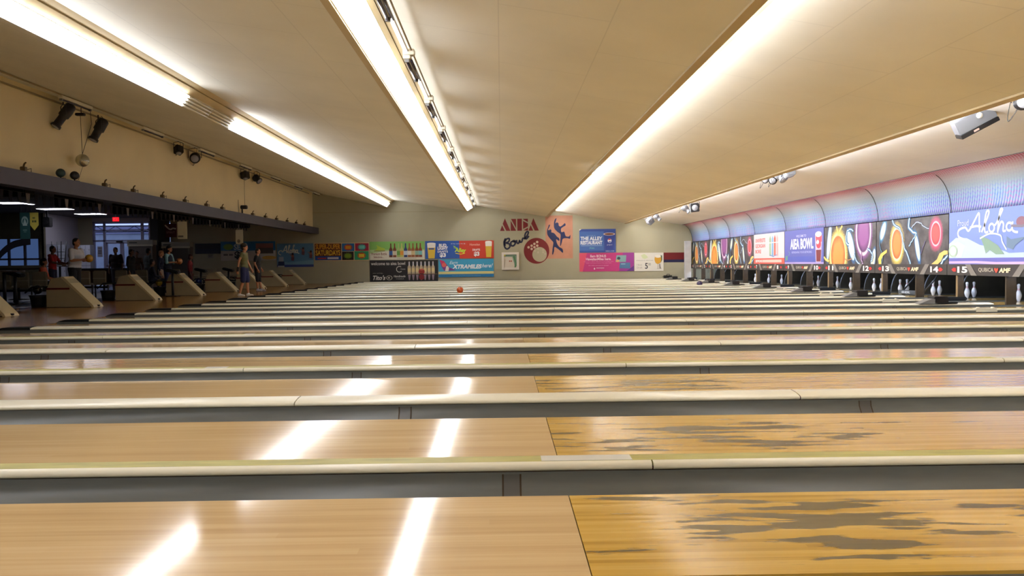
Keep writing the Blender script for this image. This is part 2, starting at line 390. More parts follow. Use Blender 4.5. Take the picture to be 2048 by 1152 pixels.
for n in range(NL):
    y = RY(n); even = n % 2 == 0
    wd = .13 if even else .22
    if n == 0: lb = 'olive-topped lane divider with cream nosing nearest the camera'
    elif n == 1: lb = 'wide smooth cream lane divider nearest the camera'
    elif n < 22: lb = '%s divider, %s from the camera' % ('narrow olive-topped lane' if even else 'wide cream ball-return lane', ords[n])
    else: lb = 'last narrow lane divider, against the far wall'
    r = thing('lane_divider', (XF, y, 0), lb, 'lane divider', 'dividers between the lanes')
    zt = .056 if even else .050
    x0 = XF+.55
    nose = [(y+.012, .017), (y+.001, .020), (y-.003, .030), (y+.002, .046), (y+.012, .052), (y+.03, zt)] if even else            [(y+.012, .017), (y+.001, .020), (y-.003, .029), (y+.001, .040), (y+.010, .045), (y+.05, .052), (y+.11, .058), (y+.17, .060), (y+.205, .054), (y+.22, .03)]
    mb = MB()
    joints = [x0]+[x0+1.1+((n*1.31) % 2.2)+3.35*k for k in range(6)]
    joints = [j for j in joints if j < 9.6]+[9.7]
    for a, b in zip(joints[:-1], joints[1:]):
        mb.sheet(nose, 0, a+.003, b-.003, M_cap)
        mb.add([(b-.004, p, z) for p, z in nose], [tuple(range(len(nose)))], M_cap)
    mb.build('nosing', r, label='cream rounded nosing')
    if even:
        mb = MB(); mb.box((x0, y+.028, .028), (9.7, y+wd, zt), M_olive)
        mb.build('top_strip', r, label='olive board strip')
        random.seed(40+n)
        for q in range(3):
            xx = random.uniform(-6.8, 8.4); l_ = random.uniform(.12, .45)
            mb = MB(); mb.box((xx, y+.03, zt), (xx+l_, y+wd-.005, zt+.0015), M_tape); mb.build('patch', r, label='pale patch on the olive strip')
    MB().box((XF+.1, y+.024, -.16), (9.7, y+wd-.012, .019), M_red).build('core_board', r, label='dark red core board under the cap')
    # black rubber end at the foul line
    mb = MB(); e0, e1 = y-.004, y+wd+.004
    mb.prism([(XF-.02, 0.0), (XF+.03, .028), (XF+.14, .056), (x0-.002, .058), (x0-.002, .0), (XF, .0)], 1, e0, e1, M_black)
    mb.build('end_cap', r, label='black rubber end piece at the foul line')
    # sensor hoods near the pins
    if not even:
        mb = MB(); mb.prism([(8.20, .055), (8.44, .15), (8.52, .15), (8.56, .055)], 1, y-.03, y+.20, M_grey)
        h = thing('sensor_hood', (8.2, y, .054), 'grey ramp and black sensor box on the wide divider, %s' % ('nearest the camera' if n < 9 and n >= 7 else ('%s divider from the camera' % ords[n])), 'sensor box', 'sensor boxes on the dividers')
        mb.build('ramp', h)
        mb = MB(); mb.box((8.50, y-.04, .055), (8.78, y+.24, .20), M_blk, .015); mb.box((8.76, y-.02, .055), (8.98, y+.22, .085), M_blk, .01); mb.build('box', h)
    else:
        h = thing('divider_bracket', (8.30, y, .052), 'flat pale bracket on the olive divider, %s divider from the camera' % ords[n], 'bracket', 'brackets on the dividers')
        mb = MB(); mb.box((8.30, y-.012, .0575), (8.68, y+.09, .066), M_cap); mb.prism([(8.30, .0), (8.68, .0), (8.66, .066), (8.32, .066)], 1, y-.018, y-.012, M_cap)
        mb.build('plate', h)
        mb = MB(); mb.box((8.34, y+.0, .066), (8.38, y+.06, .085), M_cap, .005); mb.box((8.60, y+.0, .066), (8.64, y+.06, .085), M_cap, .005); mb.build('post', h)
# joint of near divider against the deck

# ------------------------------------------------------------------ flat printed boards: a frame of reference on a plane
def text_data(s, bold, cache={}):
    k = (s, bold)
    if k not in cache:
        cu = bpy.data.curves.new('t', 'FONT'); cu.body = s; cu.size = 1; cu.offset = bold; cu.resolution_u = 3
        o = bpy.data.objects.new('t', cu); C.objects.link(o)
        dg = bpy.context.evaluated_depsgraph_get(); me = bpy.data.meshes.new_from_object(o.evaluated_get(dg))
        vs = [(v.co.x, v.co.y) for v in me.vertices]; fs = [list(p.vertices) for p in me.polygons]
        bpy.data.objects.remove(o); bpy.data.curves.remove(cu); bpy.data.meshes.remove(me)
        cache[k] = (vs, fs)
    return cache[k]
def ink(rgb):
    return mat('ink_%d_%d_%d' % rgb, rgb, .5)
class Board:
    def __init__(s, root, O, U, V, N):
        s.r = root; s.O = Vector(O); s.U = Vector(U); s.V = Vector(V); s.N = Vector(N).normalized(); s.b = {}; s.lay = 1
    def p(s, u, v, l=None): return s.O+s.U*u+s.V*v+s.N*(.004*(s.lay if l is None else l))
    def bk(s, n):
        if n not in s.b: s.b[n] = MB()
        return s.b[n]
    def poly(s, pts, rgb, name='printed_picture', m=None):
        s.bk(name).add([s.p(*q) for q in pts], [tuple(range(len(pts)))], m or ink(rgb)); s.lay += .12; return s
    def rect(s, u0, v0, u1, v1, rgb, name='printed_picture'): return s.poly([(u0, v0), (u1, v0), (u1, v1), (u0, v1)], rgb, name)
    def ell(s, cu, cv, ru, rv, rgb, name='printed_picture', n=28): return s.poly([(cu+ru*math.cos(2*math.pi*k/n), cv+rv*math.sin(2*math.pi*k/n)) for k in range(n)], rgb, name)
    def line(s, pts, wd, rgb, name='printed_picture', asp=None):
        """ribbon through points; wd in metres, drawn in board metres"""
        W = s.U.length; Hh = s.V.length; P_ = [Vector((u*W, v*Hh)) for u, v in pts]; L = []; R_ = []
        for i, q in enumerate(P_):
            t = (P_[min(i+1, len(P_)-1)]-P_[max(i-1, 0)]); t = t.normalized() if t.length else Vector((1, 0)); n_ = Vector((-t.y, t.x))
            w_ = wd[i] if isinstance(wd, list) else wd
            L.append(q+n_*w_/2); R_.append(q-n_*w_/2)
        vs = [s.p(q.x/W, q.y/Hh) for q in L+R_]; k = len(P_)
        s.bk(name).add(vs, [(i, i+1, i+1+k, i+k) for i in range(k-1)], ink(rgb)); s.lay += .12; return s
    def text(s, t, u0, v0, u1, v1, rgb, bold=.0, name='printed_lettering', shear=0, rise=0):
        vs, fs = text_data(t, bold)
        if not vs: return s
        x0 = min(v[0] for v in vs); x1 = max(v[0] for v in vs); y0 = min(v[1] for v in vs); y1 = max(v[1] for v in vs)
        out = []
        for x, y in vs:
            a = (x-x0)/(x1-x0); b = (y-y0)/(y1-y0)
            out.append(s.p(u0+a*(u1-u0)+shear*b, v0+b*(v1-v0)+rise*a))
        s.bk(name).add(out, fs, ink(rgb)); s.lay += .12; return s
    def done(s):
        for n, mb in s.b.items(): mb.build(n, s.r, fix=False)
def smooth(pts, k=6):
    """Catmull-Rom through points"""
    P_ = [Vector(p) for p in pts]; P_ = [P_[0]]+P_+[P_[-1]]; out = []
    for i in range(1, len(P_)-2):
        a, b, c, d = P_[i-1:i+3]
        for j in range(k):
            t = j/k; out.append(.5*((2*b)+(c-a)*t+(2*a-5*b+4*c-d)*t*t+(3*b-a-3*c+d)*t**3))
    out.append(P_[-2]); return [tuple(q) for q in out]

def aloha(b, u0, v0, su, sv, wd, col):
    T = lambda pts: [(u0+u*su, v0+v*sv) for u, v in pts]
    for st in ([(.17, .48), (.11, .54), (.11, .66), (.18, .71), (.22, .64), (.28, .82), (.325, .96), (.33, .80), (.335, .60)], [(.235, .70), (.30, .72), (.35, .70)],
               [(.355, .60), (.40, .80), (.428, .96), (.405, .97), (.385, .78), (.39, .60), (.42, .60)],
               [(.455+.026*math.cos(q), .665+.075*math.sin(q)) for q in [math.pi*2*k/10+1 for k in range(11)]],
               [(.475, .70), (.50, .74), (.54, .90), (.558, .98), (.538, .98), (.522, .80), (.515, .57)], [(.518, .62), (.545, .76), (.568, .72), (.565, .60), (.59, .60)],
               [(.622+.026*math.cos(q), .665+.07*math.sin(q)) for q in [math.pi*2*k/10+.6 for k in range(11)]], [(.652, .75), (.648, .62), (.67, .57), (.70, .56)]):
        b.line(smooth(T(st), 5), wd, col, 'printed_lettering')
# ------------------------------------------------------------------ pin end: masking units, canopy, kickbacks, pins
YU = lambda i: 17.307+i*3.364         # unit boundary; i=0 is between lanes 14 and 15
ZM0, ZM1, ZM2 = .575, .815, 1.93
def glow_mat(name, ells, base=(52, 46, 48)):
    """dark airbrushed artwork with soft glowing ovals; coordinates in metres on the panel (u along -Y, z up)"""
    m = bpy.data.materials.new(name); m.use_nodes = True; nt = m.node_tree; b = nt.nodes['Principled BSDF']; MATS[name] = m
    tc = node(nt, 'ShaderNodeTexCoord').outputs['UV']
    sx = node(nt, 'ShaderNodeSeparateXYZ'); nt.links.new(tc, sx.inputs[0]); u, v = sx.outputs[0], sx.outputs[1]
    cl = noise(nt, tc, 3.5, 5); sp = noise(nt, tc, 26, 2)
    col = ramp(nt, cl, [(.35, lin(base)), (.75, lin(tuple(min(255, c+48) for c in base)))])
    for (cu, cv, ru, rv, ang, halo, rim, core, dark, hs) in ells:
        du = mathn(nt, 'SUBTRACT', u, cu); dv = mathn(nt, 'SUBTRACT', v, cv); c_, s_ = math.cos(ang), math.sin(ang)
        a = mathn(nt, 'DIVIDE', mathn(nt, 'ADD', mathn(nt, 'MULTIPLY', du, c_), mathn(nt, 'MULTIPLY', dv, s_)), ru)
        e = mathn(nt, 'DIVIDE', mathn(nt, 'SUBTRACT', mathn(nt, 'MULTIPLY', dv, c_), mathn(nt, 'MULTIPLY', du, s_)), rv)
        d = mathn(nt, 'SQRT', mathn(nt, 'ADD', mathn(nt, 'MULTIPLY', a, a), mathn(nt, 'MULTIPLY', e, e)))
        dn = mathn(nt, 'ADD', d, mathn(nt, 'MULTIPLY', mathn(nt, 'SUBTRACT', sp, .5), .35))
        f = ramp(nt, mathn(nt, 'MULTIPLY', dn, .5), [(.52, (1, 1, 1)), (.52+.22*hs, (0, 0, 0))])
        col = mixc(nt, f, col, lin(halo))
        f2 = ramp(nt, mathn(nt, 'MULTIPLY', d, .5), [(.515, (1, 1, 1)), (.56, (0, 0, 0))])
        col = mixc(nt, f2, col, lin(rim))
        inn = ramp(nt, mathn(nt, 'ADD', mathn(nt, 'MULTIPLY', d, .5), mathn(nt, 'MULTIPLY', mathn(nt, 'SUBTRACT', cl, .5), .2)), [(.05, lin(core)), (.30, lin(core)), (.46, lin(dark))])
        f3 = ramp(nt, mathn(nt, 'MULTIPLY', d, .5), [(.45, (1, 1, 1)), (.48, (0, 0, 0))])
        col = mixc(nt, f3, col, inn)
    nt.links.new(col, b.inputs['Base Color']); b.inputs['Roughness'].default_value = .45
    return m
YEL, OR1, OR2 = (238, 208, 96), (226, 142, 66), (186, 92, 40)
W_, H_ = 3.364, ZM2-ZM1
BLU = (70, 140, 190)
M_artA = glow_mat('art_orange_and_red', [
    (.95*W_/3, .55*H_*.82, .27, .40, 0, YEL, (250, 232, 190), OR1, OR2, 1.0),
    (2.85, .70, .20, .27, 0, (214, 74, 120), (246, 190, 200), (226, 84, 84), (180, 50, 70), 1.3),
    (.34, .86, .10, .24, -.5, BLU, (170, 210, 220), (238, 232, 200), (220, 220, 200), 1.3),
    (2.05, .40, .08, .32, .28, (30, 110, 180), (170, 210, 230), (240, 236, 200), (220, 226, 200), 1.2)])
M_artB = glow_mat('art_orange_and_purple', [
    (.98, .26, .52, .62, 0, YEL, (248, 224, 150), (236, 150, 70), (190, 92, 34), .7),
    (2.62, .88, .42, .60, 0, (150, 90, 160), (238, 214, 226), (150, 84, 150), (98, 48, 106), .7),
    (.34, .66, .12, .52, -.22, (60, 110, 160), (190, 214, 226), (214, 222, 214), (190, 206, 206), .9),
    (1.85, .52, .16, .42, .42, (40, 110, 170), (190, 216, 226), (226, 230, 214), (190, 206, 206), .9),
    (3.2, .12, .10, .28, -.3, (40, 110, 170), (200, 220, 220), (240, 236, 214), (214, 220, 206), .9)])
M_band = mat('masking_band', (58, 52, 50), .5, 0, .08)
def bolt(bd, pts, wd, rgb, halo):
    q = smooth(pts, 4); random.seed(int(pts[0][0]*1000))
    q = [(u+random.uniform(-.006, .006), v+random.uniform(-.012, .012)) for u, v in q]
    bd.line(q, wd*2.6, halo); bd.line(q, wd, rgb)
def unit(i, kind, n0):
    """masking unit over lanes n0 and n0+1; left edge (far) at YU(i+1)"""
    y0, y1 = YU(i+1), YU(i)
    txt = {'A': 'black masking artwork with a glowing orange oval and a red oval', 'B': 'black masking artwork with a large orange oval and a purple oval',
           'C': 'pale poster with red lettering and four coloured stripes on the masking', 'D': 'blue soft drink poster reading AIEA BOWL on the masking',
           'E': 'blue poster with Aloha script and green turtle'}[kind]
    r = thing('masking_unit', (XK, y1, ZM0), '%s, lanes %d and %d' % (txt, n0, n0+1), 'masking unit', 'masking units above the pins')
    mb = MB(); mb.box((XK, y1+.012, ZM1), (XK+.06, y0-.012, ZM2), M_band)
    mb.build('panel', r)
    # picture sheet with uv in metres
    me = MB()
    if kind in 'AB':
        me.add([(XK-.003, y0-.02, ZM1), (XK-.003, y1+.02, ZM1), (XK-.003, y1+.02, ZM2), (XK-.003, y0-.02, ZM2)], [(0, 1, 2, 3)], M_artA if kind == 'A' else M_artB)
        o = me.build('printed_artwork', r, fix=False); uv = o.data.uv_layers.new(name='UVMap')
        for k, c in enumerate([(0, 0), (W_, 0), (W_, H_), (0, H_)]): uv.data[k].uv = c
    bd = Board(r, (XK-.004, y0-.02, ZM1), (0, -(W_-.04), 0), (0, 0, H_), (-1, 0, 0))
    blue, halo = (206, 230, 236), (44, 110, 160)
    if kind == 'A':
        bolt(bd, [(.25, 1.), (.30, .86), (.36, .80), (.40, .62), (.42, .40), (.47, .22), (.52, .0)], .03, blue, halo)
        bolt(bd, [(.50, 1.), (.49, .84), (.54, .72), (.60, .66)], .04, blue, halo)
        bolt(bd, [(.53, .80), (.60, .90), (.66, .86), (.76, .74)], .018, (190, 206, 226), (60, 70, 100))
        bolt(bd, [(.60, .66), (.54, .50), (.50, .40)], .018, blue, halo)
        bolt(bd, [(.05, .62), (.06, .4), (.10, .18), (.08, 0)], .02, (100, 150, 180), (40, 60, 80))
        bd.poly([(.04, 0), (.03, .12), (.07, .24), (.13, .30), (.17, .34), (.17, .27), (.11, .2), (.08, .1), (.08, 0)], (232, 206, 96))
        bd.poly([(.80, 0), (.87, .10), (.90, .22), (.96, .28), (1., .27), (1., .20), (.95, .18), (.92, .06), (.88, 0)], (236, 196, 110))
        bolt(bd, [(.92, 0), (.95, .08), (1., .18)], .035, (200, 226, 236), (40, 100, 140))
        bolt(bd, [(.72, .50), (.68, .3), (.66, .2)], .012, (120, 110, 160), (60, 56, 80))
    elif kind == 'B':
        bolt(bd, [(.27, 1.), (.28, .88), (.30, .76)], .03, (250, 236, 150), (226, 190, 70)); bolt(bd, [(.38, 1.), (.33, .88), (.32, .76)], .03, (250, 236, 150), (226, 190, 70))
        bolt(bd, [(.46, .72), (.48, .86), (.54, .88), (.60, .84)], .03, blue, halo); bolt(bd, [(.46, .72), (.46, .56), (.52, .48)], .04, blue, halo)
        bolt(bd, [(.62, .24), (.66, .1), (.72, .0)], .03, blue, halo); bolt(bd, [(.86, .38), (.92, .30), (.95, .18), (.92, .04)], .03, blue, halo)
        bolt(bd, [(.44, .14), (.50, .10), (.58, .14)], .012, (236, 170, 120), (120, 80, 50)); bolt(bd, [(.0, .2), (.04, .12), (.10, .08)], .03, (250, 236, 150), (226, 190, 70))
        bolt(bd, [(.76, .30), (.75, .12), (.78, .0)], .02, (220, 190, 226), (120, 80, 130))
    elif kind == 'C':
        bd.rect(0, 0, 1, 1.02, (214, 204, 206)); bd.rect(0, 0, 1, .19, (232, 92, 78))
        for v, t in ((.74, 'UNIVERSITE'), (.55, 'GEORGIAN'), (.36, 'BORE')): bd.text(t, .06, v, .40 if len(t) > 5 else .26, v+.13, (232, 96, 92), .03)
        bd.text('BOWLING', .07, .05, .30, .14, (240, 226, 220), .04); bd.rect(.31, .05, .92, .14, (236, 190, 176))
        for k, c in enumerate(((150, 178, 140), (120, 170, 210), (226, 92, 72), (214, 176, 176))):
            u = .54+k*.075; bd.poly([(u, .26), (u+.05, .26), (u+.05, .84), (u+.025, .94), (u, .84)], c)
        bd.line([(.5, .70), (.86, .70)], .03, (240, 230, 226)); bd.line([(.55, .3), (.66, .24), (.78, .3)], .03, (96, 140, 200))
    elif kind == 'D':
        bd.rect(0, 0, 1, 1.02, (92, 98, 176)); bd.rect(0, 0, 1, .05, (176, 156, 212)); bd.rect(.06, .08, .78, .22, (80, 92, 180))
        bd.text('WELCOME TO', .32, .80, .58, .87, (196, 196, 230), .01)
        bd.text('AIEA BOWL', .16, .44, .76, .76, (240, 240, 246), .035); bd.text('REFRESHING YOUR BOWLING', .20, .32, .72, .38, (176, 180, 226), .01)
        bd.poly([(.82, .05), (.94, .05), (.965, .80), (.80, .80)], (196, 182, 206)); bd.poly([(.825, .62), (.955, .62), (.96, .8), (.81, .8)], (206, 80, 96))
        bd.poly([(.835, .07), (.93, .07), (.945, .4), (.825, .4)], (120, 34, 44)); bd.ell(.88, .84, .075, .08, (230, 222, 226)); bd.ell(.885, .56, .055, .12, (206, 66, 84)); bd.ell(.865, .62, .03, .06, (232, 226, 236))
        bd.poly([(.03, .10), (.09, .12), (.09, .26), (.03, .24)], (96, 150, 130)); bd.line([(.12, .38), (.15, .32), (.12, .26)], .03, (110, 170, 150))
    else:
        bd.rect(0, 0, 1, 1.02, (120, 142, 206)); bd.rect(0, 0, 1, .12, (104, 104, 186)); bd.line([(.0, .035), (.3, .04), (.5, .02), (.98, .03)], .05, (206, 176, 216))
        bd.poly([(.0, .12), (.0, .40), (.08, .52), (.2, .50), (.34, .36), (.5, .30), (.62, .2), (.98, .22), (.98, .12)], (186, 206, 232))
        bd.poly([(.0, .14), (.02, .36), (.10, .44), (.18, .36), (.14, .14)], (216, 224, 226))
        aloha(bd, 0, 0, 1, 1, .045, (236, 238, 244))
        bd.poly([(.935, .02), (1.0, .02), (1.0, .93), (.975, .93), (.97, .84), (.935, .66)], (226, 226, 232)); bd.rect(.935, .38, 1.0, .54, (110, 92, 160))
        bd.text('Proud', .10, .74, .22, .86, (206, 214, 236), 0)
        bd.poly([(.34, .54), (.42, .47), (.52, .34), (.58, .18), (.50, .18), (.44, .26), (.40, .20), (.38, .34)], (128, 158, 140)); bd.line(smooth([(.34, .48), (.44, .56), (.54, .52), (.56, .40), (.60, .26)]), .035, (214, 226, 236))
        bd.poly([(.60, .50), (.64, .44), (.78, .48), (.68, .34), (.66, .26), (.60, .30)], (104, 128, 156)); bd.ell(.73, .74, .045, .09, (136, 92, 110)); bd.line([(.64, .68), (.74, .66), (.80, .70)], .05, (120, 112, 130)); bd.ell(.05, .26, .05, .12, (170, 196, 176)); bd.ell(.05, .26, .035, .09, (214, 224, 222))
    bd.done()
    # lower band with numbers and maker's name
    mb = MB(); mb.box((XK-.04, y1+.006, ZM0), (XK+.05, y0-.006, ZM1), M_band, .004); mb.build('lower_band', r, label='dark lower band with lane numbers')
    bd = Board(r, (XK-.042, y0, ZM0), (0, -W_, 0), (0, 0, ZM1-ZM0), (-1, 0, 0))
    bd.text(str(n0), .12, .22, .12+.055*len(str(n0)) if n0 > 9 else .155, .80, (232, 230, 226), .04)
    bd.text(str(n0+1), .80-.0*1, .22, .80+.05*len(str(n0+1)), .80, (232, 230, 226), .04)
    for a, b_ in ((.055, .105), (.905, .955)):
        s_ = 1 if a < .5 else -1
        bd.poly([(a if s_ > 0 else b_, .5), ((a+.022) if s_ > 0 else (b_-.022), .68), (b_ if s_ > 0 else a, .66), (b_ if s_ > 0 else a, .34), ((a+.022) if s_ > 0 else (b_-.022), .32)], (206, 44, 40), 'printed_arrow')
    for q in ([(.205, 1), (.26, 1), (.33, 0), (.27, 0)], [(.665, 0), (.725, 0), (.79, 1), (.735, 1)]): bd.poly(q, (128, 122, 116), 'printed_stripe')
    bd.text('QUBICA', .345, .30, .495, .70, (176, 166, 150), .025); bd.text('AMF', .545, .30, .645, .70, (240, 222, 180), .045, shear=.006)
    bd.poly([(.52, .26), (.505, .48), (.5, .62), (.508, .70), (.52, .62), (.532, .70), (.54, .62), (.535, .48)], (214, 70, 44), 'printed_heart')
    bd.done()
    return r
for i, k, n in ((-1, 'E', 15), (0, 'A', 13), (1, 'B', 11), (2, 'D', 9), (3, 'C', 7), (4, 'A', 5), (5, 'B', 3), (6, 'A', 1)): unit(i, k, n)
# curved star-print canopy
def canopy_mat():
    m = bpy.data.materials.new('canopy_print'); m.use_nodes = True; nt = m.node_tree; b = nt.nodes['Principled BSDF']
    tc = node(nt, 'ShaderNodeTexCoord').outputs['UV']; sx = node(nt, 'ShaderNodeSeparateXYZ'); nt.links.new(tc, sx.inputs[0]); u, v = sx.outputs[0], sx.outputs[1]
    base = ramp(nt, v, [(.0, lin((118, 132, 190))), (.22, lin((116, 156, 196))), (.42, lin((160, 178, 190))), (.60, lin((186, 180, 180))), (.80, lin((186, 138, 142))), (1., lin((176, 70, 86)))])
    # rows of zigzag stars, denser towards the foot
    zz = mathn(nt, 'ABSOLUTE', mathn(nt, 'SUBTRACT', mathn(nt, 'FRACT', mathn(nt, 'MULTIPLY', u, 6.0)), .5))
    row = mathn(nt, 'FRACT', mathn(nt, 'ADD', mathn(nt, 'MULTIPLY', v, 14.0), mathn(nt, 'MULTIPLY', zz, 1.1)))
    f = ramp(nt, row, [(.0, (1, 1, 1)), (.28, (1, 1, 1)), (.40, (0, 0, 0))])
    z2 = mathn(nt, 'ABSOLUTE', mathn(nt, 'SUBTRACT', mathn(nt, 'FRACT', mathn(nt, 'ADD', mathn(nt, 'MULTIPLY', u, 12.0), mathn(nt, 'MULTIPLY', v, 7.0))), .5))
    f2 = ramp(nt, z2, [(.10, (1, 1, 1)), (.18, (0, 0, 0))])
    hue = noise(nt, tc, .55, 2, (1, 0, 1))
    tint = ramp(nt, hue, [(.38, lin((84, 150, 214))), (.5, lin((110, 96, 206))), (.60, lin((186, 110, 176))), (.66, lin((92, 130, 214)))])
    tint = mixc(nt, ramp(nt, v, [(.5, (0, 0, 0)), (.75, (1, 1, 1))]), tint, lin((190, 70, 92)))
    amt = ramp(nt, v, [(.0, (.85, .85, .85)), (.28, (.55, .55, .55)), (.42, (.08, .08, .08)), (.68, (.10, .10, .10)), (.85, (.5, .5, .5)), (1., (.75, .75, .75))])
    col = mixc(nt, mathn(nt, 'MULTIPLY', f, amt), base, tint)
    wv = mixc(nt, mathn(nt, 'MULTIPLY', mathn(nt, 'MULTIPLY', f2, amt), .7), col, lin((226, 232, 240)))
    nt.links.new(wv, b.inputs['Base Color']); b.inputs['Roughness'].default_value = .55
    return m
M_can = canopy_mat()
ZC0, ZC1 = 1.955, 2.855
arc = []
for k in range(15):
    q = math.pi/2*k/14
    arc.append((9.52+.52*math.sin(q)**1.0, ZC0+(ZC1-ZC0)*math.cos(q)))
arc[-1] = (10.04, ZC0)
NAM = {-1: '15 and 16', 0: '13 and 14', 1: '11 and 12', 2: '9 and 10', 3: '7 and 8', 4: '5 and 6', 5: '3 and 4', 6: '1 and 2'}
for i in range(-1, 7):
    y0, y1 = YU(i)+.004, YU(i+1)-.004
    r = thing('canopy_panel', (9.52, y0, ZC1), 'curved star-print canopy panel, pink above and blue below, over lanes %s' % NAM[i], 'canopy panel', 'curved canopy panels above the masking')
    n = len(arc); me = bpy.data.meshes.new('printed_sheet')
    vs = [(x-9.52, 0, z-ZC1) for x, z in arc]+[(x-9.52, y1-y0, z-ZC1) for x, z in arc]
    me.from_pydata(vs, [], [(k, k+1, k+1+n, k+n) for k in range(n-1)]); me.materials.append(M_can); uv = me.uv_layers.new(name='UVMap')
    for p in me.polygons:
        p.use_smooth = True
        for li in p.loop_indices:
            vi = me.loops[li].vertex_index; k = vi % n; uv.data[li].uv = ((y1 if vi >= n else y0), 1-k/(n-1))
    o = bpy.data.objects.new('printed_sheet', me); C.objects.link(o); o.parent = r
    so = o.modifiers.new('thickness', 'SOLIDIFY'); so.thickness = .012; so.offset = -1 if False else 1
    MB().box((9.50, y0, ZC1), (9.54, y1, ZC1+.022), M_blk).build('top_shadow_strip', r, label='dark strip painted as the shadow line along the top edge')  # black strip stands in for the shadow where canopy meets ceiling
    MB().tube([(x-.004, y1-.01, z-.002) for x, z in arc[3:]], .007, M_crack, 5).build('seam', r, label='dark seam line')
# blue column at far end
m = MB(); a = at(1370, 480, Y=40.4); b_ = at(1382, 557, Y=40.4); m.box((a.x, 40.35, 0), (b_.x, 40.6, 2.0), mat('column_white', (196, 196, 196), .6, 0, .1))
struct(m, 'trim_3')
# kickbacks and posts at every divider
mb_brown = M_brown
for n in range(6, NL):
    yb = (RY(n)+.07) if n % 2 == 0 else RY(n)+.11
    pair = n % 2 == 0
    r = thing('kickback', (XK, yb, 0), '%s kickback partition with curved front edge, %s divider from the camera' % ('brown' if pair else 'dark brown', ords[n]), 'partition', 'kickback partitions at the pit')
    mb = MB(); cv = [(11.75-.65*math.sin(math.pi/2*k/8), .80-.80*(1-math.cos(math.pi/2*k/8))) for k in range(9)]
    pts = [(x, z) for x, z in cv]+[(12.5, 0), (12.5, .9)]
    mb.prism(pts, 1, yb-.02, yb+.02, M_pitdark); mb.build('side_board', r)
    MB().tube([(x-.01, yb-.0, z) for x, z in cv], .014, mat('edge_strip', (130, 132, 136), .35, .3), 6).build('edge_strip', r, label='grey curved edge strip')
    MB().box((XK+.0, yb-.02, .0), (XK+(.13 if pair else .20), yb+.02, ZM0-.006), M_brown).build('front_board', r, label='brown front board')
    if pair: MB().box((XK-.02, yb-.022, .0), (XK+.0, yb+.022, ZM0-.01), mat('post_wood', (148, 122, 84), .5, 0, .2)).build('post', r, label='light wooden front post')
    if pair:
        f = MB(); f.box((9.72, yb-.05, .01), (10.20, yb+.12, .10), M_black, .02); f.build('foot_block', r, label='black foot block')
# pit back wall, decks
m = MB(); m.box((12.5, YU(-2), -.1), (12.6, YW, 2.9), M_pitdark)
m.build('trim_4', kind='structure')
M_pinl = emis('pin_light', (200, 220, 255), 45)
for i in range(-1, 7):
    r = thing('pin_light', (10.35, YU(i)+.3, .80), 'cool tube light hidden behind the masking over lanes %s' % NAM[i], 'lamp', 'pin lights behind the masking')
    MB().tube([(10.35, YU(i)+.3, .80), (10.35, YU(i+1)-.3, .80)], .015, M_pinl, 6).build('tube', r)
    MB().box((10.30, YU(i)+.28, .82), (10.40, YU(i+1)-.28, .84), M_tray).build('housing', r)
# pins
M_pin = mat('pin_white', (236, 236, 240), .2, coat=.5); M_pinr = mat('pin_red', (186, 30, 46), .3)
PROF = [(.026, 0), (.030, .006), (.036, .03), (.049, .07), (.0585, .105), (.0605, .125), (.057, .155), (.047, .19), (.035, .22), (.0265, .243), (.0235, .26), (.0232, .27), (.0245, .29), (.028, .315), (.0318, .338), (.0322, .348), (.029, .365), (.019, .377), (.006, .381)]
def pin(x, y, lab):
    r = thing('bowling_pin', (x, y, 0), lab, 'bowling pin', 'pins left standing')
    MB().lathe(PROF, (x, y, 0), M_pin, 20).build('body', r)
    for z, rr in ((.236, .0295), (.262, .0242)): MB().lathe([(rr, z-.005), (rr+.0006, z), (rr, z+.005)], (x, y, 0), M_pinr, 20).build('stripe', r, label='red neck stripe')
    return r
pp = None
PL = [(2033, 11.05, 'front pin nearest the right edge of the picture'), (2047, 11.15, 'rear pin cut by the right edge of the picture'), (1942, 11.05, 'front pin on the lane under number 15'), (1956, 11.35, 'second pin on the lane under number 15'), (1970, 11.62, 'small third pin under number 15, half behind the kickback'),
      (1873, 11.05, 'front pin under number 14, behind the lowered rake'), (1886, 11.35, 'rear pin under number 14'), (1806, 11.05, 'front pin left of the lowered rake'), (1820, 11.35, 'rear pin left of the lowered rake'),
      (1753, 11.05, 'pin beside the post between lanes 12 and 13'), (1768, 11.35, 'rear pin just right of the post between 12 and 13'), (1706, 11.05, 'front pin under number 12'), (1718, 11.35, 'rear pin under number 12'),
      (1667, 11.05, 'front pin under number 11'), (1679, 11.35, 'rear pin under number 11'), (1628, 11.05, 'front pin under number 10'), (1640, 11.35, 'rear pin under number 10'), (1566, 11.05, 'pin at the right of the opening under number 8'),
      (1540, 11.05, 'pin in the middle of the opening under lanes 7 and 8'), (1513, 10.88, 'pin just right of the post between 6 and 7'), (1493, 11.05, 'farthest standing pin, under number 6')]
for px, X, lab in PL:
    y = X*1/((px-1003)/1560); lb = 'white bowling pin, '+lab
    if pp is None: pp = pin(X, y, lb)
    else: dup(pp, (X, y, 0), lb)
# lowered rake over lane 13
a = at(1818, 583, X=10.55); r = thing('pin_rake', (10.55, a.y-.5, .05), 'lowered grey pin rake with white lettering in the opening under 13 and 14', 'pin rake')
mb = MB(); mb.box((10.50, a.y-.60, .03), (10.58, a.y+.46, .13), mat('rake_grey', (92, 98, 104), .35, .4), .01); mb.build('sweep_bar', r)
for yy in (a.y-.58, a.y+.44):
    MB().tube([(10.60, yy, .08), (10.9, yy, .42), (11.1, yy, .75)], .022, M_blk, 8).build('arm', r)
bd = Board(r, (10.498, a.y+.28, .045), (0, -.42, 0), (0, 0, .07), (-1, 0, 0)); bd.text('AEA BOWL', 0, .1, 1, .9, (214, 220, 226), .04); bd.done()
